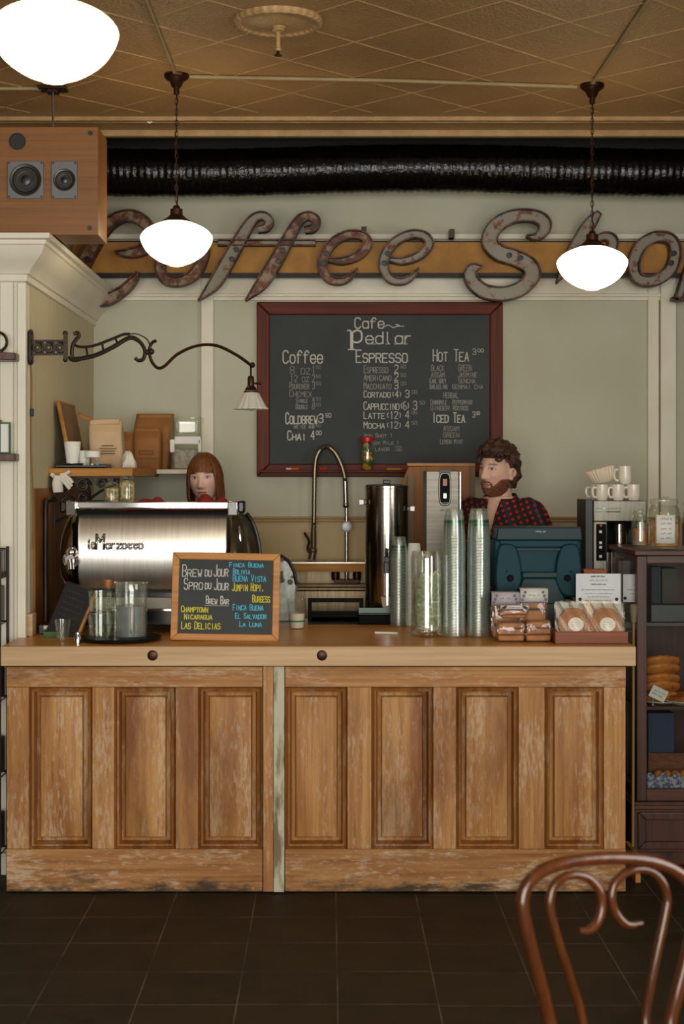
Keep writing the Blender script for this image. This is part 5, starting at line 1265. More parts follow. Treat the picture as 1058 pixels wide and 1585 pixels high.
# wooden tray of round cookies
yt = 5.80
ck = thing('wooden_tray', 'low reddish wooden tray holding round cookies at the counter end', 'tray', (PX(914, yt), yt+.06, ZT))
M['trayw'] = wood('red brown tray', '#8a4a22', '#6b3415', 'X', .4)
x0, x1 = PX(858, 5.75), PX(971, 5.75); z1 = ZT+19*5.75/F
tw = MB().box(x0, x1, 5.74, 5.75, ZT, z1).box(x0, x1, 5.90, 5.91, ZT, z1).box(x0, x0+.01, 5.75, 5.90, ZT, z1).box(x1-.01, x1, 5.75, 5.90, ZT, z1).box(x0, x1, 5.75, 5.90, ZT, ZT+.006)
obj('tray_frame', tw, M['trayw'], ck, bevel=.002)
def cookie(px, y, label, tz=0, lab=True):
    r = .064
    t = thing('wrapped_cookie', label, 'cookie', (PX(px, y), y, ZT+.0065), 'wrapped cookies in the wooden tray')
    c = (0, 0, r+.002)
    co = obj('cookie_disc', MB().lathe([(0, -.008), (r*.8, -.009), (r*.97, -.006), (r, 0), (r*.97, .006), (0, .008)], 36, c, 'Y', flute=lambda a, z: 1+.015*math.sin(a*7)), M['cookie'], t, world=False)
    if lab:
        L_ = obj('label', MB().lathe([(0, -.0105), (.031, -.0105), (.031, -.0095), (0, -.0095)], 32, (0.005, 0, r+.0), 'Y', flute=lambda a, z: 1-.12*abs(math.sin(a))), M['paper'], t, world=False)
        wl = MB()
        for k in range(3): scribble(wl, -.011, r+.006-k*.008, .032, .0035, .0008, lambda u, v: (u, -.0108, v), k)
        obj('label_text', wl, mat('grey print', '#6b675c', .7), L_, world=False)
    pts = []
    def fn(u, v):
        a, b = u/16*2-1, v/14
        w_ = r*1.12
        return (a*w_, -.0135+.003*math.sin(u*1.3+v*.9)-.006*(1-abs(a))*math.sin(PI*min(1, b*1.2)), b*r*2.36)
    bg = MB().grid(fn, 16, 14)
    f2 = MB().grid(lambda u, v: (lambda p: (p[0], -p[1]+.002, p[2]))(fn(u, v)), 16, 14)
    obj('bag', bg.join(f2), M['bag'], t, world=False, sharp=30)
    t.rotation_euler = (-.2, 0, tz)
cookie(889, 5.785, 'left round cookie with white oval label in wooden tray', .05)
cookie(938, 5.785, 'right round cookie with white oval label in wooden tray', -.05)
cookie(888, 5.845, 'unlabelled wrapped cookie behind the left labelled cookie', .0, False)
cookie(936, 5.845, 'unlabelled wrapped cookie behind the right labelled cookie', -.0, False)
# printed cards in stands
def card(px0, px1, py0, py1, y, label, lines):
    s_ = y/F; w_, h_ = (px1-px0)*s_, (py1-py0)*s_; z0 = PZ(py1, y)-ZT
    t = thing('sign_card', label, 'card', (PX((px0+px1)/2, y), y, ZT), 'printed cards by the wooden tray')
    pa = obj('paper', MB().box(-w_/2, w_/2, 0, .003, z0, z0+h_), mat('pale card', '#dcdfe4', .6), t, world=False)
    wl = MB()
    for k, (u, v, W__, H__, th) in enumerate(lines): scribble(wl, -w_/2+u*w_, z0+v*h_, W__*w_, H__*h_, th, lambda a, b: (a, -.0008, b), k)
    for sx in (-1, 1): wl.lathe([(0, -.001), (.007, -.001), (.007, -.0002)], 12, (sx*w_*.41, 0, z0+h_*.14), 'Y')
    obj('print', wl, M['ink'], pa, world=False)
    obj('holder', MB().box(-w_*.3, w_*.3, -.004, .012, 0, .006).box(-.006, .006, .004, .01, .005, z0+.02).box(w_/2, w_/2+.004, -.002, .008, z0-.01, z0+h_), M['blackplastic'], t, world=False)
card(891, 960, 888, 934, 5.98, 'white printed card standing behind the wooden cookie tray', [(.33, .88, .34, .06, .0026), (.3, .75, .4, .06, .0012), (.33, .62, .34, .06, .0026), (.12, .43, .76, .06, .0016), (.2, .31, .6, .05, .0011), (.25, .2, .5, .05, .0011), (.2, .08, .6, .05, .001)])
cdx = card(964, 995, 889, 932, 6.2, 'second white printed card half hidden behind the display case post', [(.5, .6, .4, .06, .0014), (.2, .42, .7, .06, .0013), (.3, .28, .5, .05, .0011)])
single('orange_box', 'small orange box behind the white printed card', 'box', MB().box(PX(898, 6.2), PX(933, 6.2), 6.12, 6.2, ZT, PZ(880, 6.2)), mat('orange card', '#a45628', .6), bevel=.002)

# ------------------------------------------------------------------ right brewer with cups
Yk = 6.70
bw = thing('coffee_brewer', 'steel coffee brewer with button panel at the right carrying white cups', 'coffee brewer', (PX(945, Yk), Yk+.12, ZB))
k2 = lambda px, py: (PX(px, Yk), PZ(py, Yk))
zt = PZ(775, Yk)
M['dullx'] = mat('dull steel sheet', '#8a867b', .4, .8, c2='#7b776d', scale=5, stretch=(30, 1, 1))
obj('top_housing', MB().box(PX(918, Yk), PX(1000, Yk), Yk, Yk+.24, PZ(807, Yk), zt), M['dullx'], bw, bevel=.003)
obj('side_column', MB().box(PX(906, Yk), PX(918, Yk)-.001, Yk+.01, Yk+.24, ZB, zt+.005), M['blackplastic'], bw, bevel=.002)
obj('front_column', MB().box(PX(918, Yk), PX(939, Yk), Yk, Yk+.24, ZB, PZ(807, Yk)-.001), M['dullx'], bw, bevel=.003)
obj('back_wall', MB().box(PX(939, Yk), PX(1000, Yk), Yk+.2, Yk+.24, ZB, PZ(807, Yk)-.001), M['blackgloss'], bw)
obj('top_trim', MB().box(PX(920, Yk), PX(962, Yk), Yk-.004, Yk, PZ(788, Yk), PZ(786, Yk)).box(PX(920, Yk), PX(960, Yk), Yk-.004, Yk, PZ(793, Yk), PZ(791, Yk)), M['chrome'], bw)
bpn = obj('button_panel', MB().box(PX(922, Yk), PX(937.5, Yk), Yk-.006, Yk-.0005, PZ(868, Yk), PZ(811, Yk)), M['matblack'], bw, bevel=.002)
for py, m_ in ((823, 'paper'), (840, 'paper'), (847, 'paper'), (861, 'paper')):
    obj('button', MB().box(PX(926.5, Yk), PX(930.5, Yk), Yk-.008, Yk-.0055, PZ(py+2, Yk), PZ(py-2, Yk)), M[m_], bpn)
obj('red_button', MB().lathe([(0, -.009), (.005, -.009), (.005, -.005)], 12, (PX(929, Yk), Yk, PZ(813.5, Yk)), 'Y'), mat('red button', '#b0372a', .4), bpn)
obj('filter_funnel', MB().lathe([(0, -.075), (.02, -.075), (.058, 0), (0, 0)], 28, (PX(961, Yk+.08), Yk+.08, PZ(807, Yk+.08)-.002)), M['blackplastic'], bw)
cbd = MB().lathe([(0, 0), (.05, 0), (.055, .01), (.05, .09), (.03, .12), (.032, .13), (0, .13)], 28, (PX(961, Yk+.08), Yk+.08, PZ(850, Yk+.08)))
obj('base_plate', MB().box(PX(939, Yk), PX(1000, Yk), Yk, Yk+.2, ZB, PZ(855, Yk)), M['steel'], bw)
single('steel_canister', 'steel canister standing inside the right brewer opening', 'canister', MB().lathe([(0, 0), (.032, 0), (.032, .125), (.028, .13), (0, .13)], 28, (PX(958, Yk+.06), Yk+.06, PZ(855, Yk)+.001)), M['steel'])
def mug(px, y, z, r, h, label, rot=PI):
    t = thing('coffee_cup', label, 'cup', (PX(px, y), y, z), 'white cups on the coffee brewer')
    obj('cup_bowl', MB().lathe([(0, .003), (r*.72, .003), (r*.76, 0), (r*.88, .006), (r*.98, h*.3), (r, h), (r*.94, h), (r*.9, h*.3), (r*.75, .01), (0, .009)], 28), M['white_china'], t, world=False)
    obj('handle', MB().tube(spline([(r*.95, 0, h*.8), (r*1.45, 0, h*.78), (r*1.6, 0, h*.5), (r*1.35, 0, h*.22), (r*.93, 0, h*.2)], 5), .0055, 8), M['white_china'], t, world=False)
    t.rotation_euler.z = rot; return t
zt2 = zt+.001
mug(931, 6.74, zt2, .029, .072, 'left white cup in the lower row on coffee brewer', PI+.25)
mug(956, 6.74, zt2, .029, .072, 'middle white cup in the lower row on coffee brewer', PI+.2)
mug(980, 6.74, zt2, .031, .072, 'right white cup in the lower row on coffee brewer', PI+.2)
mug(922, 6.85, zt2, .029, .072, 'white cup at the far left behind the lower row', PI+.1)
mug(945, 6.85, zt2, .029, .072, 'white cup in back row under the paper filters', 0.6)
mug(968, 6.85, zt2, .029, .072, 'white cup in back row under the upper cup', 0.6)
mug(967, 6.78, zt2+.0735, .031, .082, 'upper white cup standing on top of the lower cups', PI-.2)
M['filterp'] = mat('cream filter paper', '#e2d2bb', .85)
fm = None
for i in range(9):
    if fm is None: fm = obj('paper_filter', MB().lathe([(0, 0), (.03, 0), (.054, .062)], 120, flute=lambda a, z: 1+(.09*math.cos(a*20)*z/.062)), M['filterp'], None, world=False, solid=.0006); o = fm
    else: o = fm.copy(); COL.objects.link(o)
    o.location = (PX(938, 6.79)-i*.0030, 6.79, zt2+.085-i*.0002); o.rotation_euler = (0, -.30, 0)
    tag(o, 'leftmost fluted paper filter of the stack lying on white cups' if i == 8 else 'cream fluted paper filter nested in the stack beside the upper cup', 'paper filter', 'paper filters on the cups')
# ------------------------------------------------------------------ display case at the right
Yc, Ycb = 6.1, 6.66
cxl, cxr = PX(985, Yc), PX(985, Yc)+1.0
zct, zcm = PZ(860, Yc), PZ(1240, Yc)
dc = thing('display_case', 'dark walnut glazed pastry case at the right end of counter', 'display case', ((cxl+cxr)/2, 6.4, 0))
D = lambda n_, m_, mt_='darkwood', **k: obj(n_, m_, M[mt_], dc, **k)
pw = .042
for x in (cxl, cxr-pw):
    for y in (Yc, Ycb-pw): D('post', MB().box(x, x+pw, y, y+pw, zcm, zct-.002), bevel=.003)
D('top_board', MB().box(cxl-.012, cxr+.012, Yc-.012, Ycb+.01, zct, zct+.022), 'darkwoodx', bevel=.004)
D('front_rail', MB().box(cxl+pw, cxr-pw, Yc+.002, Yc+.03, PZ(872, Yc), zct-.001), 'darkwoodx', bevel=.002)
D('front_rail', MB().box(cxl+pw, cxr-pw, Yc+.002, Yc+.03, zcm, PZ(1222, Yc)), 'darkwoodx', bevel=.002)
for y in (Yc+.01,): D('side_rail', MB().box(cxl+.002, cxl+.03, Yc+pw, Ycb-pw, PZ(872, Yc), zct-.001).box(cxl+.002, cxl+.03, Yc+pw, Ycb-pw, zcm, PZ(1225, Yc)), bevel=.002)
bs_ = D('base_cabinet', MB().box(cxl-.015, cxr+.015, Yc-.015, Ycb, .06, zcm-.001).box(cxl, cxr, Yc+.02, Ycb, 0, .06), bevel=.003)
obj('base_moulding', MB().box(cxl-.022, cxr+.022, Yc-.028, Ycb, zcm-.03, zcm-.012), M['darkwoodx'], bs_, bevel=.004)
fr = MB()
for q in mitre(cxl+.0, cxr-.0, .075, zcm-.04, .032, 0, 0): fr.prism(q, Yc-.03, Yc-.016)
obj('base_panel_frame', fr, M['darkwood'], bs_, bevel=.004)
D('glass_pane', MB().box(cxl+pw, cxr-pw, Yc+.012, Yc+.016, PZ(1222, Yc), PZ(872, Yc)), 'pane', label='front glass pane')
D('glass_pane', MB().box(cxl+.012, cxl+.016, Yc+pw, Ycb-pw, PZ(1222, Yc), PZ(872, Yc)), 'pane', label='left side glass pane')
D('back_board', MB().box(cxl+pw, cxr-pw, Ycb-.02, Ycb-.004, zcm, zct-.002))
zs1, zs2, zs3 = PZ(966, Yc), PZ(1097, Yc), zcm
M['shelfgrey'] = mat('grey shelf', '#5b564a', .5)
for z in (zs1, zs2): D('shelf_board', MB().box(cxl+.02, cxr-.02, Yc+.05, Ycb-.03, z-.012, z), 'shelfgrey' if z == zs1 else 'darkwoodx', label='grey upper shelf' if z == zs1 else None)
def case_item(name, label, cat, mb, m, group=None, **k): return single(name, label, cat, mb, M[m] if isinstance(m, str) else m, group, **k)
# upper shelf: boxes and a tray, dim
Yi = 6.2
case_item('blue_box', 'dull blue box standing at left on the upper shelf of the case', 'box', MB().box(PX(1008, 6.25), PX(1022, 6.25), 6.25, 6.4, zs1+.001, PZ(878, 6.25)), mat('dull blue card', '#1d2f36', .7))
case_item('grey_box', 'tall grey box on the upper shelf right of the blue box', 'box', MB().box(PX(1024, 6.3), PX(1048, 6.3), 6.3, 6.45, zs1+.001, PZ(880, 6.3)), mat('grey card', '#44443e', .7))
case_item('steel_tray', 'flat steel tray on the upper shelf in front of the boxes', 'tray', MB().box(PX(1007, 6.17), PX(1075, 6.17), 6.17, 6.24, zs1+.001, PZ(936, 6.17)), mat('tarnished tray', '#4d5150', .5, .6), bevel=.003)
# stack of pastries, pie plate, label card on the middle shelf
stackx, stacky = PX(1022, 6.25), 6.25
pl_ = case_item('plate', 'white plate under the pastry stack on the middle case shelf', 'plate', MB().lathe([(0, 0), (.05, 0), (.085, .012), (.085, .015), (.05, .005), (0, .005)], 36, (stackx, stacky, zs2+.001)), 'white_china', base=(stackx, stacky, zs2+.001))
zp = zs2+.008
pcs = ['lowest', 'second lowest', 'third lowest', 'fourth', 'topmost']
for i in range(5):
    h_ = .03; pts = []
    for k in range(13):
        a = PI*(.12+.76*k/12); pts.append((stackx+.072*math.cos(a)*-1+random.uniform(-.006, .006)*0, stacky-.02+.03*math.sin(a)*0-.01*math.sin(a), zp+.019+.010*math.sin(a)*(1 if i % 2 else .3)))
    rr = [.019*math.sin(PI*(.14+.72*k/12))**.6*(1+.10*(k % 2)) for k in range(13)]
    single('croissant', f'{pcs[i]} golden pastry of the stack on the middle case shelf', 'pastry', MB().tube(pts, rr, 14, flat=1.9), M['pastry'], 'pastries stacked in the case', sharp=60)
    zp += .037
pp_ = case_item('pie_plate', 'white plate with golden pie at right edge of the middle case shelf', 'plate', MB().lathe([(0, 0), (.07, 0), (.1, .018), (.1, .021), (.07, .006), (0, .006)], 40, (PX(1063, 6.22), 6.22, zs2+.001)), 'white_china', base=(PX(1063, 6.22), 6.22, zs2+.001))
case_item('pie', 'golden pie on the white plate in the case', 'pie', MB().lathe([(0, 0), (.066, 0), (.085, .022), (.088, .03), (.082, .034), (.074, .028), (.04, .045), (0, .05)], 44, (PX(1063, 6.22), 6.22, zs2+.0085), flute=lambda a, z: 1+(.03*math.sin(a*22) if z > .02 else 0)), 'pastry')
tg = thing('price_tag', 'tilted white price tag on a wire stand before the pastry stack', 'tag', (PX(1014, 6.16), 6.17, zs2+.001))
obj('card', MB().cbox((PX(1019, 6.16), 6.165, PZ(1074, 6.16)), (.07, .002, .05), (0, .45, 0)), M['paper'], tg)
obj('wire_stand', MB().tube([(PX(1011, 6.16), 6.172, zs2+.003), (PX(1011, 6.16), 6.172, PZ(1068, 6.16))], .003, 6).lathe([(0, 0), (.014, 0), (.012, .004), (0, .005)], 14, (PX(1011, 6.16), 6.172, zs2+.001)), M['steel'], tg)
wl = MB(); c0 = (PX(1019, 6.16), PZ(1074, 6.16)); ca, sa = math.cos(-.45), math.sin(-.45)
for k in range(2): scribble(wl, -.026, .004-k*.014, .052, .007, .0014, lambda u, v: (c0[0]+u*ca-v*sa, 6.1635, c0[1]+u*sa+v*ca), k)
obj('writing', wl, M['ink'], tg)
# lower level: blue box, basket with bread
case_item('navy_box', 'dark navy box at the left on the lower level of the case', 'box', MB().box(PX(1003, 6.3), PX(1043, 6.3), 6.3, 6.5, zs3+.055, PZ(1104, 6.3)), mat('navy card', '#132a4c', .6))
bk = thing('wicker_basket', 'low brown basket lined with blue patterned cloth in the case bottom', 'basket', (PX(1050, 6.22), 6.24, zs3+.001))
M['wicker'] = mat('brown wicker', '#7d4a26', .6, c2='#5b3218', scale=40, stretch=(1, 1, 4), bump=.5)
obj('basket_tray', MB().box(PX(1001, 6.16), PX(1090, 6.16), 6.16, 6.29, zs3+.001, zs3+.045), M['wicker'], bk, bevel=.008)
obj('basket_handle', MB().box(PX(1003, 6.27), PX(1088, 6.27), 6.272, 6.284, zs3+.046, zs3+.165), M['wicker'], bk)
M['bluecloth'] = mat('blue checked cloth', '#56607d', .85, c2='#a3a4ab', scale=70, lo=.47, hi=.53)
obj('lining', MB().grid(lambda u, v: (PX(1002, 6.15)+u/20*.16, 6.150+.10*v/10*.2, zs3+.01+v/10*.085+.01*math.sin(u*.9)), 20, 10), M['bluecloth'], bk, solid=.004)
rg = random.Random(2)
for i in range(5):
    case_item('bread_roll', 'brown bread roll in the lined basket at case bottom', 'bread', MB().sphere((PX(1018+i*13, 6.22), 6.215, zs3+.083), (.021, .028, .024), 16, 10), 'pastry', 'rolls in the basket')
# jars on top of the case
zj = zct+.023
def cookiejar(px, y, r, h, label, fill, fillh, tagc=None, lidm='jarglass'):
    t = thing('cookie_jar', label, 'jar', (PX(px, y), y, zj), 'jars on the display case')
    obj('jar_body', MB().lathe([(0, .004), (r*.86, .004), (r*.97, .012), (r, .03), (r, h*.66), (r*.93, h*.76), (r*.8, h*.82), (r*.82, h*.85), (r*.77, h*.85), (r*.9, h*.74), (r*.96, h*.62), (r*.95, .03), (0, .014)], 40), M['jarglass'], t, world=False)
    obj('lid', MB().lathe([(0, h*.86), (r*.86, h*.86), (r*.9, h*.88), (r*.9, h*.93), (r*.8, h*.955), (r*.3, h*.965), (r*.22, h*.975), (r*.3, h*.99), (r*.15, h), (0, h)], 36), M[lidm], t, world=False)
    ct_ = obj('cookies', MB().lathe([(0, .015), (r*.9, .015), (r*.93, .03), (r*.93, fillh*.9), (r*.7, fillh), (0, fillh*1.02)], 36, flute=lambda a, z: 1+.015*math.sin(a*9+z*140)), fill, t, world=False)
    if tagc:
        L_ = obj('label', MB().grid(lambda u, v: ((r+.002)*math.sin((u/12-.5)*1.25-.1), -(r+.002)*math.cos((u/12-.5)*1.25-.1), .025+v/2*.118), 12, 2), M['paper'], t, world=False, solid=.001)
        wl = MB(); tf_ = lambda u, v: ((r+.0035)*math.sin(u/r-.1), -(r+.0035)*math.cos(u/r-.1), v)
        for k in range(5): scribble(wl, -.02, .122-k*.02, .042, .010, .0018, tf_, k)
        obj('label_text', wl, mat('grey blue print', '#6b7484', .7), L_, world=False)
    return t
sj = 6.2/F
M['biscuit'] = mat('tan biscuits', '#cf9850', .7, c2='#a06c36', scale=40, bump=.5, bscale=50)
cookiejar(1027, 6.2, 25*sj, 81*sj, 'big glass cookie jar with white label on the display case', M['biscuit'], .115, True)
cookiejar(990, 6.24, 13*sj, 62*sj, 'slim glass jar of brown sweets left of the big cookie jar', mat('brown sweets', '#b4743a', .6, c2='#857a78', scale=60, bump=.5, lo=.45, hi=.55), .085, None, 'jarglass')
cookiejar(1078, 6.2, 24*sj, 78*sj, 'glass jar cut by the right edge of the picture on the case', mat('red brown sweets', '#7b3a2c', .6, c2='#503528', scale=60, bump=.4), .12)
# broom between counter and case
br = thing('broom', 'yellow broom handle standing between the counter and the display case', 'broom', (PX(980, 5.95), 5.95, 0))
obj('handle', MB().tube([(PX(979, 5.94), 5.94, .12), (PX(980, 5.96), 5.96, PZ(955, 5.96))], .0062, 10), mat('yellow handle', '#80661f', .5), br)
obj('grip', MB().lathe([(0, -.02), (.011, -.02), (.016, .02), (.018, .045), (.012, .052), (0, .052)], 16, (PX(980, 5.96), 5.96, PZ(955, 5.96))), mat('pale grip', '#6f684f', .6), br)
obj('bristles', MB().prism([(-.01, 0), (.01, 0), (.008, .11), (-.008, .11)], 5.84, 6.06, 'XZ').move((PX(979, 5.94), 0, .002)), M['plank'], br)

# ------------------------------------------------------------------ left edge: shelves and rack on the partition front
def lshelf(py, label):
    z = PZ(py, 5.9)
    return single('plank_shelf', label, 'shelf', MB().prism([(-1.75, 5.978), (-1.75, 5.86), (-1.30, 5.86), (PX(28, 5.95), 5.90), (PX(28, 5.95), 5.978)], z-.03, z, 'XY'), M['darkwoodx'], 'dark plank shelves on the white partition', bevel=.003), z
_, za = lshelf(546, 'upper dark plank shelf on the white partition front')
_, zb = lshelf(702, 'lower dark plank shelf on the white partition front')
single('iron_ring', 'round black ring stand on the upper plank shelf', 'ring', MB().torus((PX(-4, 5.92), 5.92, za+.045), .038, .006, 28, 8, 'Y').cbox((PX(-4, 5.92), 5.92, za+.004), (.04, .03, .008)), M['iron'])
for i, (px, lab) in enumerate(((13, 'green framed picture at the right on the lower plank shelf'), (-2, 'green framed picture with red top left of the other one'))):
    fr_ = thing('framed_picture', lab, 'picture', (PX(px-6, 5.92), 5.92+i*.012, zb), 'green frames on the lower plank shelf')
    m_ = MB(); w_ = .045
    for q in mitre(-w_/2, w_/2, 0, .125, .006, 0, 0): m_.prism(q, 0, .012)
    obj('frame', m_, mat('green paint', '#1c5b35', .5), fr_, world=False)
    obj('card', MB().box(-w_/2+.004, w_/2-.004, .006, .009, .004, .121), M['paper'], fr_, world=False)
    if i: obj('red_top', MB().box(-w_/2, w_/2, -.001, .013, .1255, .135), mat('red paint', '#9c1d15', .5), fr_, world=False)
rk = thing('wire_rack', 'dark wire rack with shelves at the left edge in front of partition', 'rack', (-1.5, 5.9, 0))
m_ = MB()
for x in (-1.75, -1.285):
    for y in (5.80, 5.945): m_.tube([(x, y, 0), (x, y, 1.32)], .006, 8)
for z in (.12, .42, .72, 1.02, 1.2, 1.31):
    for y in (5.80, 5.945): m_.tube([(-1.75, y, z), (-1.285, y, z)], .004, 6)
    for k in range(11): m_.tube([(-1.75+k*.0465, 5.80, z), (-1.75+k*.0465, 5.945, z)], .0025, 5)
for k in range(6): m_.tube([(-1.285, 5.80+k*.029, 1.2), (-1.285, 5.80+k*.029, 1.31)], .0025, 5)
obj('wire_frame', m_, M['iron'], rk)
m2 = MB()
for z in (1.2,): m2.box(-1.74, -1.29, 5.82, 5.94, z+.006, z+.02)
obj('wood_shelf', m2, M['darkwoodx'], rk)
for z, c, lab in ((.125, '#3f3e33', 'dull green box on the lowest level of the wire rack'), (.425, '#55524b', 'grey box on the second level of the wire rack'), (.725, '#2e302e', 'dark grey box on the third level of the wire rack'), (1.025, '#6a6963', 'pale grey box in the upper level of wire rack')):
    single('storage_box', lab, 'box', MB().box(-1.72, -1.295, 5.81, 5.935, z+.002, z+.14), mat('box '+c, c, .6), bevel=.003)

# ------------------------------------------------------------------ bentwood chair in the foreground
def chair():
    t = thing('bentwood_chair', 'brown bentwood chair with curled back in the right foreground', 'chair', (PX(940, 2.62), 2.55, 0))
    y0, sl_ = 2.80, .36
    def c3(px, py, off=0):
        dx = (px-940)*y0/F; lean = max(-.02, (py-1325)/584*-.10)
        y = y0+sl_*dx+off+lean*.5
        return P(px, py, y)
    m_ = wood('glossy bent beech', '#552c12', '#3f200d', 'Z', .14, 1, spec=.6)
    bow = [(852, 1590), (838, 1530), (822, 1470), (811, 1420), (809, 1390), (818, 1366), (843, 1346), (885, 1333), (940, 1328), (995, 1331), (1036, 1343), (1064, 1364), (1075, 1395), (1072, 1430), (1062, 1480), (1047, 1540), (1035, 1595)]
    pts = [c3(*p) for p in bow]
    zf = lambda p, k: (p[0]+k*.012, p[1]-.03, p[2])
    L0, R0 = pts[0], pts[-1]
    pts = [(L0[0]-.005, L0[1]-.16, 0), (L0[0]+.012, L0[1]-.045, .30), (L0[0]+.016, L0[1]-.03, .45)]+pts+[(R0[0]-.014, R0[1]-.03, .45), (R0[0]-.008, R0[1]-.045, .30), (R0[0]+.01, R0[1]-.16, 0)]
    pp = spline(pts, 8)
    obj('back_bow', MB().tube(pp, .0125, 14), m_, t)
    lc = [(902, 1586), (881, 1510), (862, 1452), (851, 1405), (855, 1375), (870, 1359), (889, 1354), (911, 1360), (927, 1379), (931, 1403), (925, 1426), (911, 1440), (896, 1441)]
    rc = [(998, 1586), (1007, 1522), (1018, 1468), (1029, 1415), (1032, 1391), (1025, 1366), (1010, 1350), (990, 1345), (968, 1351), (951, 1367), (946, 1391), (953, 1414), (970, 1431), (993, 1429)]
    ls, rs_ = [c3(*p, .004) for p in lc], [c3(*p, .004) for p in rc]
    ls = [(ls[0][0]+.005, ls[0][1]-.03, .455)]+ls; rs_ = [(rs_[0][0]-.002, rs_[0][1]-.03, .455)]+rs_
    a_, b_ = spline(ls, 7), spline(rs_, 7)
    tap = lambda n_: [.0085 if i < n_-10 else .0085-.0035*(i-n_+10)/10 for i in range(n_)]
    obj('back_curl', MB().tube(a_, tap(len(a_)), 12), m_, t); obj('back_curl', MB().tube(b_, tap(len(b_)), 12), m_, t)
    # seat towards the lens
    cx_, cy_ = (L0[0]+R0[0])/2, (L0[1]+R0[1])/2-.24
    st = obj('seat', MB().lathe([(0, -.006), (.17, -.006), (.195, -.012), (.205, -.004), (.205, .012), (.19, .02), (.17, .012), (0, .008)], 48, (cx_, cy_, .45)), m_, t)
    for sg_ in (-1, 1):
        x, y = cx_+sg_*.14-.05, cy_-.14
        obj('leg', MB().tube(spline([(x, y, .445), (x+sg_*.006, y-.008, .25), (x+sg_*.025, y-.03, 0)], 6), [.015-.004*i/12 for i in range(13)], 12), m_, t)
    obj('leg_ring', MB().torus((cx_, cy_, .26), .15, .008, 40, 8), m_, t)
chair()
# ------------------------------------------------------------------ people
def sm(x, a, b):
    t = np.clip((x-a)/(b-a), 0, 1); return t*t*(3-2*t)
def head_pts(male=True, off=None, n=150, m=130, mask=None):
    """head surface, local axes: face towards -Y, up +Z, origin between the ears; off(x,y,z,dirs) adds thickness"""
    th = np.linspace(0, 2*PI, n, endpoint=False); ph = np.linspace(0.02, PI-.02, m)
    T, Pp = np.meshgrid(th, ph)
    z = np.cos(Pp); ring = np.where(z >= 0, np.sqrt(np.clip(1-z*z, 0, 1)), np.clip(1-np.abs(z)**2.7, 0, 1)**.45)
    dx, dy = np.cos(T)*ring, np.sin(T)*ring
    X, Y, Z = dx*.0755, dy*.097, z*.118
    t = np.clip(-Z/.118, 0, 1)
    X = X*(1-(.30 if male else .38)*t**1.5)
    Y = np.where(dy > 0, Y*(1-.52*sm(t, .15, .8)), Y*(1-.06*t))
    f = sm(-Y, .02, .075)                       # front weight
    g = lambda x0, z0, sx, sz: np.exp(-((X-x0)/sx)**2-((Z-z0)/sz)**2)
    pz = np.interp(-Z, [-.032, -.018, .006, .026, .033, .040, .047, .052], [0, .004, .013, .023, .0235, .018, .004, 0])
    sx = .0085+.007*sm(-Z, -.01, .032)
    d = pz*np.exp(-(X/sx)**2)
    for s in (-1, 1):
        d += -.0095*g(s*.031, .010, .016, .010)+.0062*g(s*.031, .010, .0105, .0075)
        d += .006*g(s*.0125, -.036, .006, .006)+.004*g(s*.043, -.022, .02, .018)+.003*g(s*.03, .031, .02, .006)
    d += .0062*g(0, -.0585, .019, .0048)+.0068*g(0, -.0690, .017, .0055)-.0045*g(0, -.0640, .021, .0022)
    d += -.003*g(0, -.081, .02, .006)+.010*g(0, -.102, .018, .014)-.003*g(0, -.05, .004, .004)
    Y = Y-d*f
    return X, Y, Z, dx, dy, z
def grid_mesh(X, Y, Z):
    m, n = X.shape
    v = np.stack([X, Y, Z], -1).reshape(-1, 3).tolist(); mb = MB(); mb.v = [tuple(p) for p in v]
    mb.f = [(i*n+k, i*n+(k+1) % n, (i+1)*n+(k+1) % n, (i+1)*n+k) for i in range(m-1) for k in range(n)]
    a = len(mb.v); mb.v.append((float(X[0].mean()), float(Y[0].mean()), float(Z[0].mean())+.0005)); mb.v.append((float(X[-1].mean()), float(Y[-1].mean()), float(Z[-1].mean())-.0005))
    mb.f += [(a, (k+1) % n, k) for k in range(n)]+[(a+1, (m-1)*n+k, (m-1)*n+(k+1) % n) for k in range(n)]
    return mb
def head_mesh(male):
    X, Y, Z, *_ = head_pts(male); mb = grid_mesh(X, Y, Z)
    for s in (-1, 1):
        mb.sphere((s*.074, .012, -.006), (.008, .018, .031), 16, 12)
        mb.torus((s*.081, .014, -.002), .017, .005, 18, 8, 'X')
        mb.sphere((s*.079, .008, -.03), (.006, .008, .009), 10, 8)
    return mb
def remesh(o, vox, smooth=0):
    bpy.context.view_layer.update()
    d = o.modifiers.new('Remesh', 'REMESH'); d.mode = 'VOXEL'; d.voxel_size = vox; d.use_smooth_shade = True
    if smooth:
        e = o.modifiers.new('Smooth', 'SMOOTH'); e.factor = .5; e.iterations = smooth
    dg = bpy.context.evaluated_depsgraph_get(); ev = o.evaluated_get(dg)
    me = bpy.data.meshes.new_from_object(ev, depsgraph=dg)
    old = o.data; mats = [m for m in old.materials]
    o.modifiers.clear(); o.data = me; bpy.data.meshes.remove(old)
    me.materials.clear()
    for m in mats: me.materials.append(m)
    for p in me.polygons: p.use_smooth = True
    return o
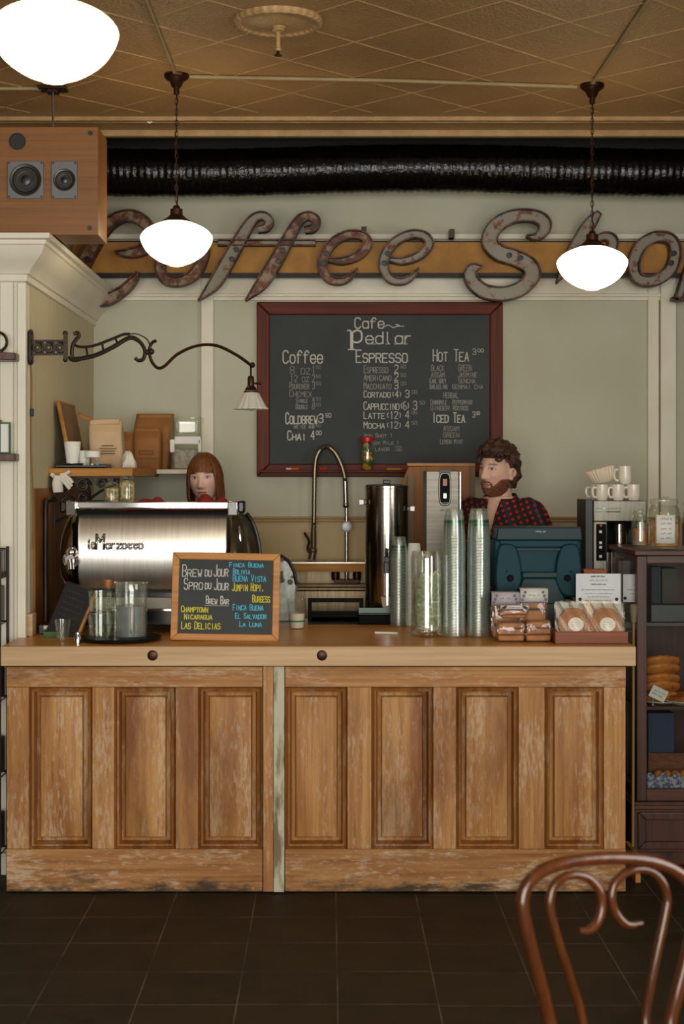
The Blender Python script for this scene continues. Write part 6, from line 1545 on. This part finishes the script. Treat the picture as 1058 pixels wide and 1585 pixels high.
def hand(mb, wrist, d, up, side):
    """palm, four bent fingers and a thumb; d = pointing direction, up = back of hand, side = +1/-1 thumb side"""
    d = Vector(d).normalized(); up = (Vector(up)-d*Vector(up).dot(d)).normalized(); s = d.cross(up)*side; w_ = Vector(wrist)
    Q = lambda a, b, c: w_+d*a+s*b+up*c
    mb.tube([Q(-.01, 0, 0), Q(.02, 0, 0), Q(.05, .0, .002), Q(.085, 0, .002)], [.026, .034, .040, .036], 14, flat=.45) if abs(d.z) > 2 else None
    for k in range(5):
        b = -.03+k*.015; mb.tube([Q(.0, b*.5, 0), Q(.045, b, .003), Q(.085, b*1.08, .001)], [.014, .0145, .012], 10)
    for k, (L, b) in enumerate(((.068, .031), (.076, .0105), (.07, -.0105), (.055, -.031))):
        mb.tube([Q(.075, b, .002), Q(.085+L*.42, b*1.08, -.002), Q(.085+L*.72, b*1.1, -.014), Q(.085+L*.9, b*1.1, -.03)], [.0095, .009, .0082, .007], 10)
    mb.tube([Q(.012, .024, 0), Q(.04, .045, -.006), Q(.064, .056, -.014), Q(.085, .056, -.024)], [.013, .0115, .0095, .008], 10)
def limbs(arm, leg, thick=1., extra=0.):
    mb = MB()
    return mb
def torso(mb, e=0., k=1., ztop=1.49, zbot=.90, male=True):
    w_ = 1. if male else .88
    prof = [(.86, .15, .10), (.93, .165, .115), (1.03, .15, .105), (1.12, .142, .10), (1.22, .158, .11), (1.32, .168, .118), (1.385, .170, .108), (1.435, .135, .085), (1.475, .088, .066), (1.50, .065, .06)]
    pts = [p for p in spline(prof, 4) if zbot <= p[0] <= ztop]
    n = 40; vs = []; fs = []
    for z, a, b in pts:
        for i in range(n):
            t = 2*PI*i/n; vs.append(((a*w_+e)*math.cos(t), (b*w_+e)*math.sin(t), z))
    m = len(pts)
    for r in range(m-1):
        for i in range(n): fs.append((r*n+i, r*n+(i+1) % n, (r+1)*n+(i+1) % n, (r+1)*n+i))
    fs.append(tuple(range(n-1, -1, -1))); fs.append(tuple((m-1)*n+i for i in range(n)))
    return mb.add(vs, fs)
def skin_mat(name, base, lip, brow, iris, hm, pink):
    m, nt, bs = newmat(name)
    at = node(nt, 'ShaderNodeAttribute', attribute_name='tone')
    n = noise(nt, ocoord(nt), 30, 3)
    nt.links.new(mix(nt, math_(nt, 'MULTIPLY', n, .12), at.outputs['Color'], lin(pink)), bs.inputs['Base Color'])
    bs.inputs['Roughness'].default_value = .5
    bs.inputs['Subsurface Weight'].default_value = .08; bs.inputs['Subsurface Radius'].default_value = (.01, .004, .002); bs.inputs['Subsurface Scale'].default_value = .4
    return m
def paint_face(o, M_inv, base, lip, brow, iris, cheek):
    me = o.data; n = len(me.vertices); co = np.empty(n*3, np.float32); me.vertices.foreach_get('co', co); co = co.reshape(-1, 3)
    A_ = np.array(M_inv); L = co@A_[:3, :3].T+A_[:3, 3]
    x, y, z = L[:, 0], L[:, 1], L[:, 2]; fr = (y < -.045) & (np.abs(z) < .12) & (np.abs(x) < .09)
    c = np.tile(np.array(lin(base)), (n, 1))
    def put(mask, col, k=1.):
        k = np.where(mask, k, 0)[:, None]; c[:] = c*(1-k)+np.array(lin(col))*k
    ax = np.abs(x)
    chk = np.exp(-((ax-.042)/.022)**2-((z+.028)/.022)**2)+.9*np.exp(-(x/.014)**2-((z+.032)/.014)**2)
    c[:] = np.where(fr[:, None], c*(1-.45*chk[:, None])+np.array(lin(cheek))*.45*chk[:, None], c)
    put(fr & (((x/.0235)**2+((z+.0640)/.0092)**2) < 1), lip, .85)
    put(fr & (np.abs(z+.0640) < .0016) & (ax < .0225), '#4a1f1a', .8)
    ex = ax-.031; ez = z-.0095
    put(fr & (((ex/.0175)**2+((ez-.001)/.0085)**2) < 1), '#6b4436', .45)
    put(fr & (((ex/.0135)**2+(ez/.0050)**2) < 1), '#cfc4ba')
    put(fr & (((ex/.0058)**2+(ez/.0054)**2) < 1), iris)
    put(fr & (((ex/.0145)**2+((ez-.0046)/.0021)**2) < 1), '#2a1611', .9)
    put(fr & ((((ax-.033)/.020)**2+((z-.0285-.003*np.sin(np.clip((ax-.014)/.04, 0, 1)*PI))/.0040)**2) < 1), brow, .8)
    put(fr & ((((ax-.0065)/.0038)**2+((z+.0435)/.0026)**2) < 1), '#4a2a22', .8)
    at = me.color_attributes.new('tone', 'FLOAT_COLOR', 'POINT'); at.data.foreach_set('color', c.astype(np.float32).ravel())
def person(label, x, y, scale, body_yaw, head_rot, male, colors, arms, headz=1.60, headoff=(0, 0)):
    t = thing('person', label, 'person', (x, y, 0))
    hm_ = Matrix.Translation((headoff[0], headoff[1], headz)) @ Euler(head_rot).to_matrix().to_4x4()
    BM = Matrix.Rotation(body_yaw, 4, 'Z')
    mb = MB(); torso(mb, male=male)
    for s in (-1, 1):
        sh = (s*(.152 if male else .14), 0, 1.41)
        el, wr, hd_, up = arms[0 if s < 0 else 1]
        mb.tube(spline([(s*.10, 0, 1.41), sh, tuple(np.array(sh)*.45+np.array(el)*.55), el, tuple(np.array(el)*.6+np.array(wr)*.4), wr], 4), [.05]*4+[.054]*4+[.048, .045, .043, .041, .04, .04, .039, .038, .036, .034, .032, .03, .028], 12)
        hand(mb, wr, hd_, up, -s)
        mb.tube(spline([(s*.085, 0, .92), (s*.095, -.005, .72), (s*.095, -.01, .48), (s*.092, .01, .28), (s*.09, .02, .08)], 4), [.092, .09, .086, .08, .074, .068, .062, .058, .056, .056, .055, .052, .047, .042, .038, .036, .034], 14)
        mb.tube([(s*.09, .055, .04), (s*.09, .01, .05), (s*.093, -.08, .036), (s*.096, -.15, .026)], [.034, .042, .04, .026], 12, flat=.9)
    mb.xf(BM)
    nk = Vector((0, .012, 1.44)); hb = hm_ @ Vector((0, .02, -.045))
    nk = BM @ nk
    mb.tube(spline([tuple(nk), tuple((nk*.5+hb*.5)), tuple(hb)], 4), [.066, .061, .058, .056, .055, .055, .055, .056, .057], 18)
    mb.join(head_mesh(male).xf(hm_))
    mb.v = [(a*scale, b*scale, max(.001, c*scale)) for a, b, c in mb.v]
    sk = skin_mat('skin '+label[:12], *colors)
    body = obj('body', mb, sk, t, world=False)
    remesh(body, .0032, 2)
    paint_face(body, (Matrix.Scale(scale, 4) @ hm_).inverted(), *[colors[i] for i in (0, 1, 2, 3, 5)])
    return t, hm_, BM, body
def cloth_piece(name, mb, m, t, cut=None, vox=.007, smooth=6, solid=.004):
    o = obj(name, mb, m, t, world=False); remesh(o, vox, smooth)
    if cut:
        bm = bmesh.new(); bm.from_mesh(o.data)
        bmesh.ops.delete(bm, geom=[v for v in bm.verts if cut(v.co)], context='VERTS'); bm.to_mesh(o.data); bm.free()
    if solid:
        d = o.modifiers.new('Solidify', 'SOLIDIFY'); d.thickness = solid; d.offset = 1
    return o
def arms_mb(mb, arms, e, upto, BM, scale, male):
    for s in (-1, 1):
        sh = np.array((s*(.152 if male else .14), 0, 1.41)); el, wr = np.array(arms[0 if s < 0 else 1][0]), np.array(arms[0 if s < 0 else 1][1])
        en = el*(1-upto)+wr*upto
        pts = [np.array((s*.09, 0, 1.40)), sh, sh*.5+el*.5, el, el*.5+en*.5, en]
        mb.tube([tuple(p) for p in spline(pts, 4)], [.055+e]*4+[.057+e]*4+[.05+e, .048+e, .046+e, .045+e]+[.044+e]*4+[.041+e, .04+e, .038+e, .036+e, .035+e], 14)
    return mb
# hair
def hair_shell(male, fn, m):
    X, Y, Z, dx, dy, dz = head_pts(male, n=180, m=140)
    L = np.sqrt(X*X+Y*Y+Z*Z); k = fn(X, Y, Z, dx, dy, dz)/L
    return grid_mesh(X*(1+k), Y*(1+k), Z*(1+k))
# ---- bearded person
arms = [((-.225, .03, 1.14), (-.19, -.10, .93), (.1, -.5, -1), (-1, 0, 0)), ((.26, .02, 1.14), (.20, -.2, 1.08), (-.2, -1, -.1), (0, 0, 1))]
mx_, my_ = PX(773, 7.02), 7.02
hr = (-.03, .05, -math.radians(44))
tM, hM, BM, bodyM = person('bearded person with curly brown hair in red and black plaid shirt looking left', mx_, my_, 1.012, -math.radians(28), hr, True,
    ('#d3ab97', '#a06a5c', '#3c2416', '#3a2c22', None, '#cc8c7a'), arms, 1.605, (-.012, -.015))
S = 1.012
def curl(X, Y, Z):
    return .5*np.sin(X*150+np.sin(Z*90)*1.4)*np.sin(Z*140+Y*60)+.5*np.sin(Y*130+X*90+1.3)*np.sin(Z*120-X*70+.6)
def hairM(X, Y, Z, dx, dy, dz):
    front = -Y
    line = .062-.012*np.cos(np.clip(X/.06, -1, 1)*PI)        # forehead hairline height
    top = sm(Z, .052, .072)
    back = sm(Y, -.022, .006)*sm(Z, -.072, -.055)
    ear = np.exp(-((np.abs(X)-.075)/.03)**2-((Y-.012)/.022)**2-((Z+.01)/.03)**2)
    k = np.clip(np.maximum(top, back)-1.4*ear, 0, 1)
    fringe = sm(Z, .05, .08)*sm(-Y, .0, .07)
    return k*(.024+.010*curl(X, Y, Z)+.012*sm(Z, .02, .1)+.008*fringe)-.012*(1-k)
M['hairM'] = mat('dark brown curls', '#2f1c11', .45, c2='#4a2c19', scale=60, bump=.6, bscale=160)
h = hair_shell(True, hairM, None).xf(hM); h.v = [(a*S, b*S, c*S) for a, b, c in h.v]
obj('hair', h, M['hairM'], tM, world=False, sharp=80)
lk = MB(); rg = random.Random(4)
for i in range(60):     # loose curls along the fringe and crown
    a = rg.uniform(-PI*.98, PI*.02) if i < 34 else rg.uniform(0, 2*PI); el = rg.uniform(.55, 1.1) if i < 34 else rg.uniform(.2, 1.3)
    c = Vector((math.cos(a)*.088*math.cos(el)*1.08, math.sin(a)*.108*math.cos(el)*1.06, .02+.128*math.sin(el)))
    R = rg.uniform(.010, .016); u = c.normalized(); v = u.orthogonal().normalized(); w2 = u.cross(v); p0 = rg.uniform(0, 6)
    lk.tube([tuple(c+v*(R*math.cos(p0+k*.8))+w2*(R*math.sin(p0+k*.8))+u*(.002*k-.006)) for k in range(7)], [.006, .007, .007, .0065, .006, .005, .003], 7)
lk.xf(hM); lk.v = [(a*S, b*S, c*S) for a, b, c in lk.v]
obj('curls', lk, M['hairM'], tM, world=False, sharp=80)
def beardM(X, Y, Z, dx, dy, dz):
    ax = np.abs(X)
    zb = np.interp(ax, [0, .016, .03, .045, .062, .09], [-.074, -.0735, -.066, -.052, -.030, -.022])
    jaw = sm(zb-Z, -.002, .014)*sm(-Y, -.026, -.008)
    fr = sm(-Y, .045, .075)
    mou = np.exp(-(X/.027)**4-((Z+.0525)/.0052)**2)*fr
    cor = np.exp(-((ax-.027)/.0055)**2-((Z+.064)/.012)**2)*fr
    lipgap = np.exp(-(X/.021)**4-((Z+.0655)/.0068)**2)*fr
    k = np.clip(np.maximum.reduce([jaw, mou*1.1, cor])-1.25*lipgap, 0, 1)
    thick = .0045+.006*sm(-Z, .06, .1)+.009*sm(-Z, .085, .12)*fr+.002*curl(X*1.6, Y*1.6, Z*1.6)
    return k*thick-.004*(1-k)
M['beard'] = mat('reddish brown beard', '#5a3018', .6, c2='#7d4726', scale=90, bump=.6, bscale=220)
h = hair_shell(True, beardM, None).xf(hM); h.v = [(a*S, b*S, c*S) for a, b, c in h.v]
obj('beard', h, M['beard'], tM, world=False, sharp=80)
def plaid():
    m, nt, bs = newmat('red and black plaid')
    v = ocoord(nt, (1, 1, 1), (.25, .35, .4)); s_ = node(nt, 'ShaderNodeSeparateXYZ', {0: v})
    def stripes(o, f, w_): return math_(nt, 'LESS_THAN', math_(nt, 'FRACT', math_(nt, 'MULTIPLY', o, f)), w_)
    a, b = stripes(s_.outputs[0], 36, .42), stripes(s_.outputs[2], 36, .42)
    c = mix(nt, a, lin('#0f0c10'), lin('#2c090b')); d = mix(nt, a, lin('#220709'), lin('#a0151a'))
    c = mix(nt, b, c, d)
    a2 = stripes(s_.outputs[0], 8, .10)
    nt.links.new(mix(nt, math_(nt, 'MULTIPLY', a2, .5), c, lin('#2b2f45')), bs.inputs['Base Color']); bs.inputs['Roughness'].default_value = .85
    return m
sb_ = torso(MB(), .016, ztop=1.478, zbot=.88); arms_mb(sb_, arms, .012, .8, BM, 1, True)
sb_.xf(BM); sb_.v = [(a*S, b*S, c*S) for a, b, c in sb_.v]
BI = BM.inverted()
def cutM(co):
    p = BI @ (co/S)
    v_open = p.y < -.03 and abs(p.x-.004) < max(0, (p.z-1.30)*.17)
    return p.z > 1.473 and (p.x**2+(p.y-.005)**2) < .078**2 or (v_open and p.z < 1.49)
shirt = cloth_piece('shirt', sb_, plaid(), tM, cutM, .005, 8)
cl = MB()
for s_ in (-1, 1):      # turned collar halves
    c_ = [(s_*.012, .075, 1.500), (s_*.055, .055, 1.505), (s_*.076, .0, 1.495), (s_*.066, -.055, 1.465), (s_*.046, -.09, 1.43)]
    o_ = [(s_*.014, .095, 1.462), (s_*.075, .072, 1.462), (s_*.105, .0, 1.455), (s_*.100, -.06, 1.425), (s_*.078, -.105, 1.385)]
    a_, b_ = spline(c_, 5), spline(o_, 5); n_ = len(a_)
    cl.add(a_+b_, [(i, i+1, n_+i+1, n_+i) for i in range(n_-1)])
cl.xf(BM); cl.v = [(a*S, b*S, c*S) for a, b, c in cl.v]
obj('collar', cl, shirt.data.materials[0], shirt, world=False, solid=.006)
def trousers(t, S, BM, m, male=True):
    q = torso(MB(), .012, ztop=1.02, zbot=.86, male=male)
    for s in (-1, 1):
        q.tube(spline([(s*.085, 0, .93), (s*.095, -.005, .72), (s*.095, -.01, .48), (s*.092, .01, .28), (s*.09, .02, .09)], 4), [.108, .105, .1, .094, .09, .085, .082, .08, .078, .076, .074, .072, .068, .065, .062, .06, .06], 14)
    q.xf(BM); q.v = [(a*S, b*S, c*S) for a, b, c in q.v]
    cloth_piece('trousers', q, m, t, None, .01, 4, 0)
    sh = MB()
    for s in (-1, 1): sh.tube([(s*.09, .07, .045), (s*.09, .01, .055), (s*.093, -.08, .042), (s*.096, -.16, .034)], [.038, .05, .048, .033], 14)
    sh.xf(BM); sh.v = [(a*S, b*S, max(.0005, c*S)) for a, b, c in sh.v]
    obj('shoes', sh, M['blackplastic'], t, world=False)
M['denim'] = mat('dark denim', '#1d2430', .8)
trousers(tM, S, BM, M['denim'])
# ---- person with bangs behind the espresso machine
armsW = [((-.21, .0, 1.12), (-.13, -.22, 1.06), (.1, -1, 0), (0, 0, 1)), ((.21, .0, 1.12), (.15, -.22, 1.06), (-.1, -1, 0), (0, 0, 1))]
wx, wy, SW = PX(319, 7.08), 7.08, .972
tW, hW, BW, bodyW = person('person with straight reddish hair and bangs looking over the espresso machine', wx, wy, SW, -.05, (.03, -.05, -.14), False,
    ('#dcb8a6', '#a8675b', '#5a3420', '#3b3a33', None, '#d49a88'), armsW, 1.634, (-.004, -.03))
def hairW():
    nu, nv = 120, 40
    def fn(u, v):
        a = -PI/2+2*PI*u/nu                    # -PI/2 is the face side
        d = abs((a+PI/2+PI) % (2*PI)-PI)       # angle away from the face
        zl = .031+.005*math.cos(d*2)+.0015*math.sin(u*2.1) if d < .80 else .031-(.150+.031)*float(sm(np.array(d), .80, .95))
        zl -= .018*float(sm(np.array(d), 1.3, 2.4))
        t = v/nv
        if zl > .0164: z = .131*math.cos(t*math.acos(zl/.131))
        elif t < .5: z = .131*math.cos(t*PI*.5/.5*.92)
        else: z = .131*math.cos(PI*.46)+(zl-.131*math.cos(PI*.46))*(t-.5)/.5
        rr = math.sqrt(max(0, 1-(z/.1335)**2)) if z > 0 else 1+.04*min(1, -z/.1)-.16*max(0, (-z-.08)/.08)
        w_ = 1+.008*math.sin(u*5.3)+.006*math.sin(u*9.1+v*.15)
        ax, ay = .090, .106
        if d < .75: ay *= 1.0
        return (ax*math.cos(a)*rr*w_, ay*math.sin(a)*rr*w_+.004, z)
    q = MB().grid(fn, nu, nv, True); q.f.append(tuple(range(nu))); return q
def hairmat():
    m, nt, bs = newmat('auburn hair')
    g = noise(nt, ocoord(nt, (150, 150, 8)), 1.5, 3)
    nt.links.new(ramp(nt, g, [(.35, lin('#4a2411')), (.65, lin('#7f4a24'))]), bs.inputs['Base Color'])
    bs.inputs['Roughness'].default_value = .38; bumpn(nt, bs, g, .5, .004); return m
h = hairW().xf(hW); h.v = [(a*SW, b*SW, c*SW) for a, b, c in h.v]
obj('hair', h, hairmat(), tW, world=False, solid=.006, sharp=70)
sb_ = torso(MB(), .012, ztop=1.47, zbot=.88, male=False); arms_mb(sb_, armsW, .010, .5, BW, 1, False)
sb_.xf(BW); sb_.v = [(a*SW, b*SW, c*SW) for a, b, c in sb_.v]
cloth_piece('top', sb_, mat('black knit', '#18161a', .85), tW, lambda co: co.z/SW > 1.455 and (co.x**2+co.y**2) < .095**2, .009, 4)
trousers(tW, SW, BW, M['denim'], False)
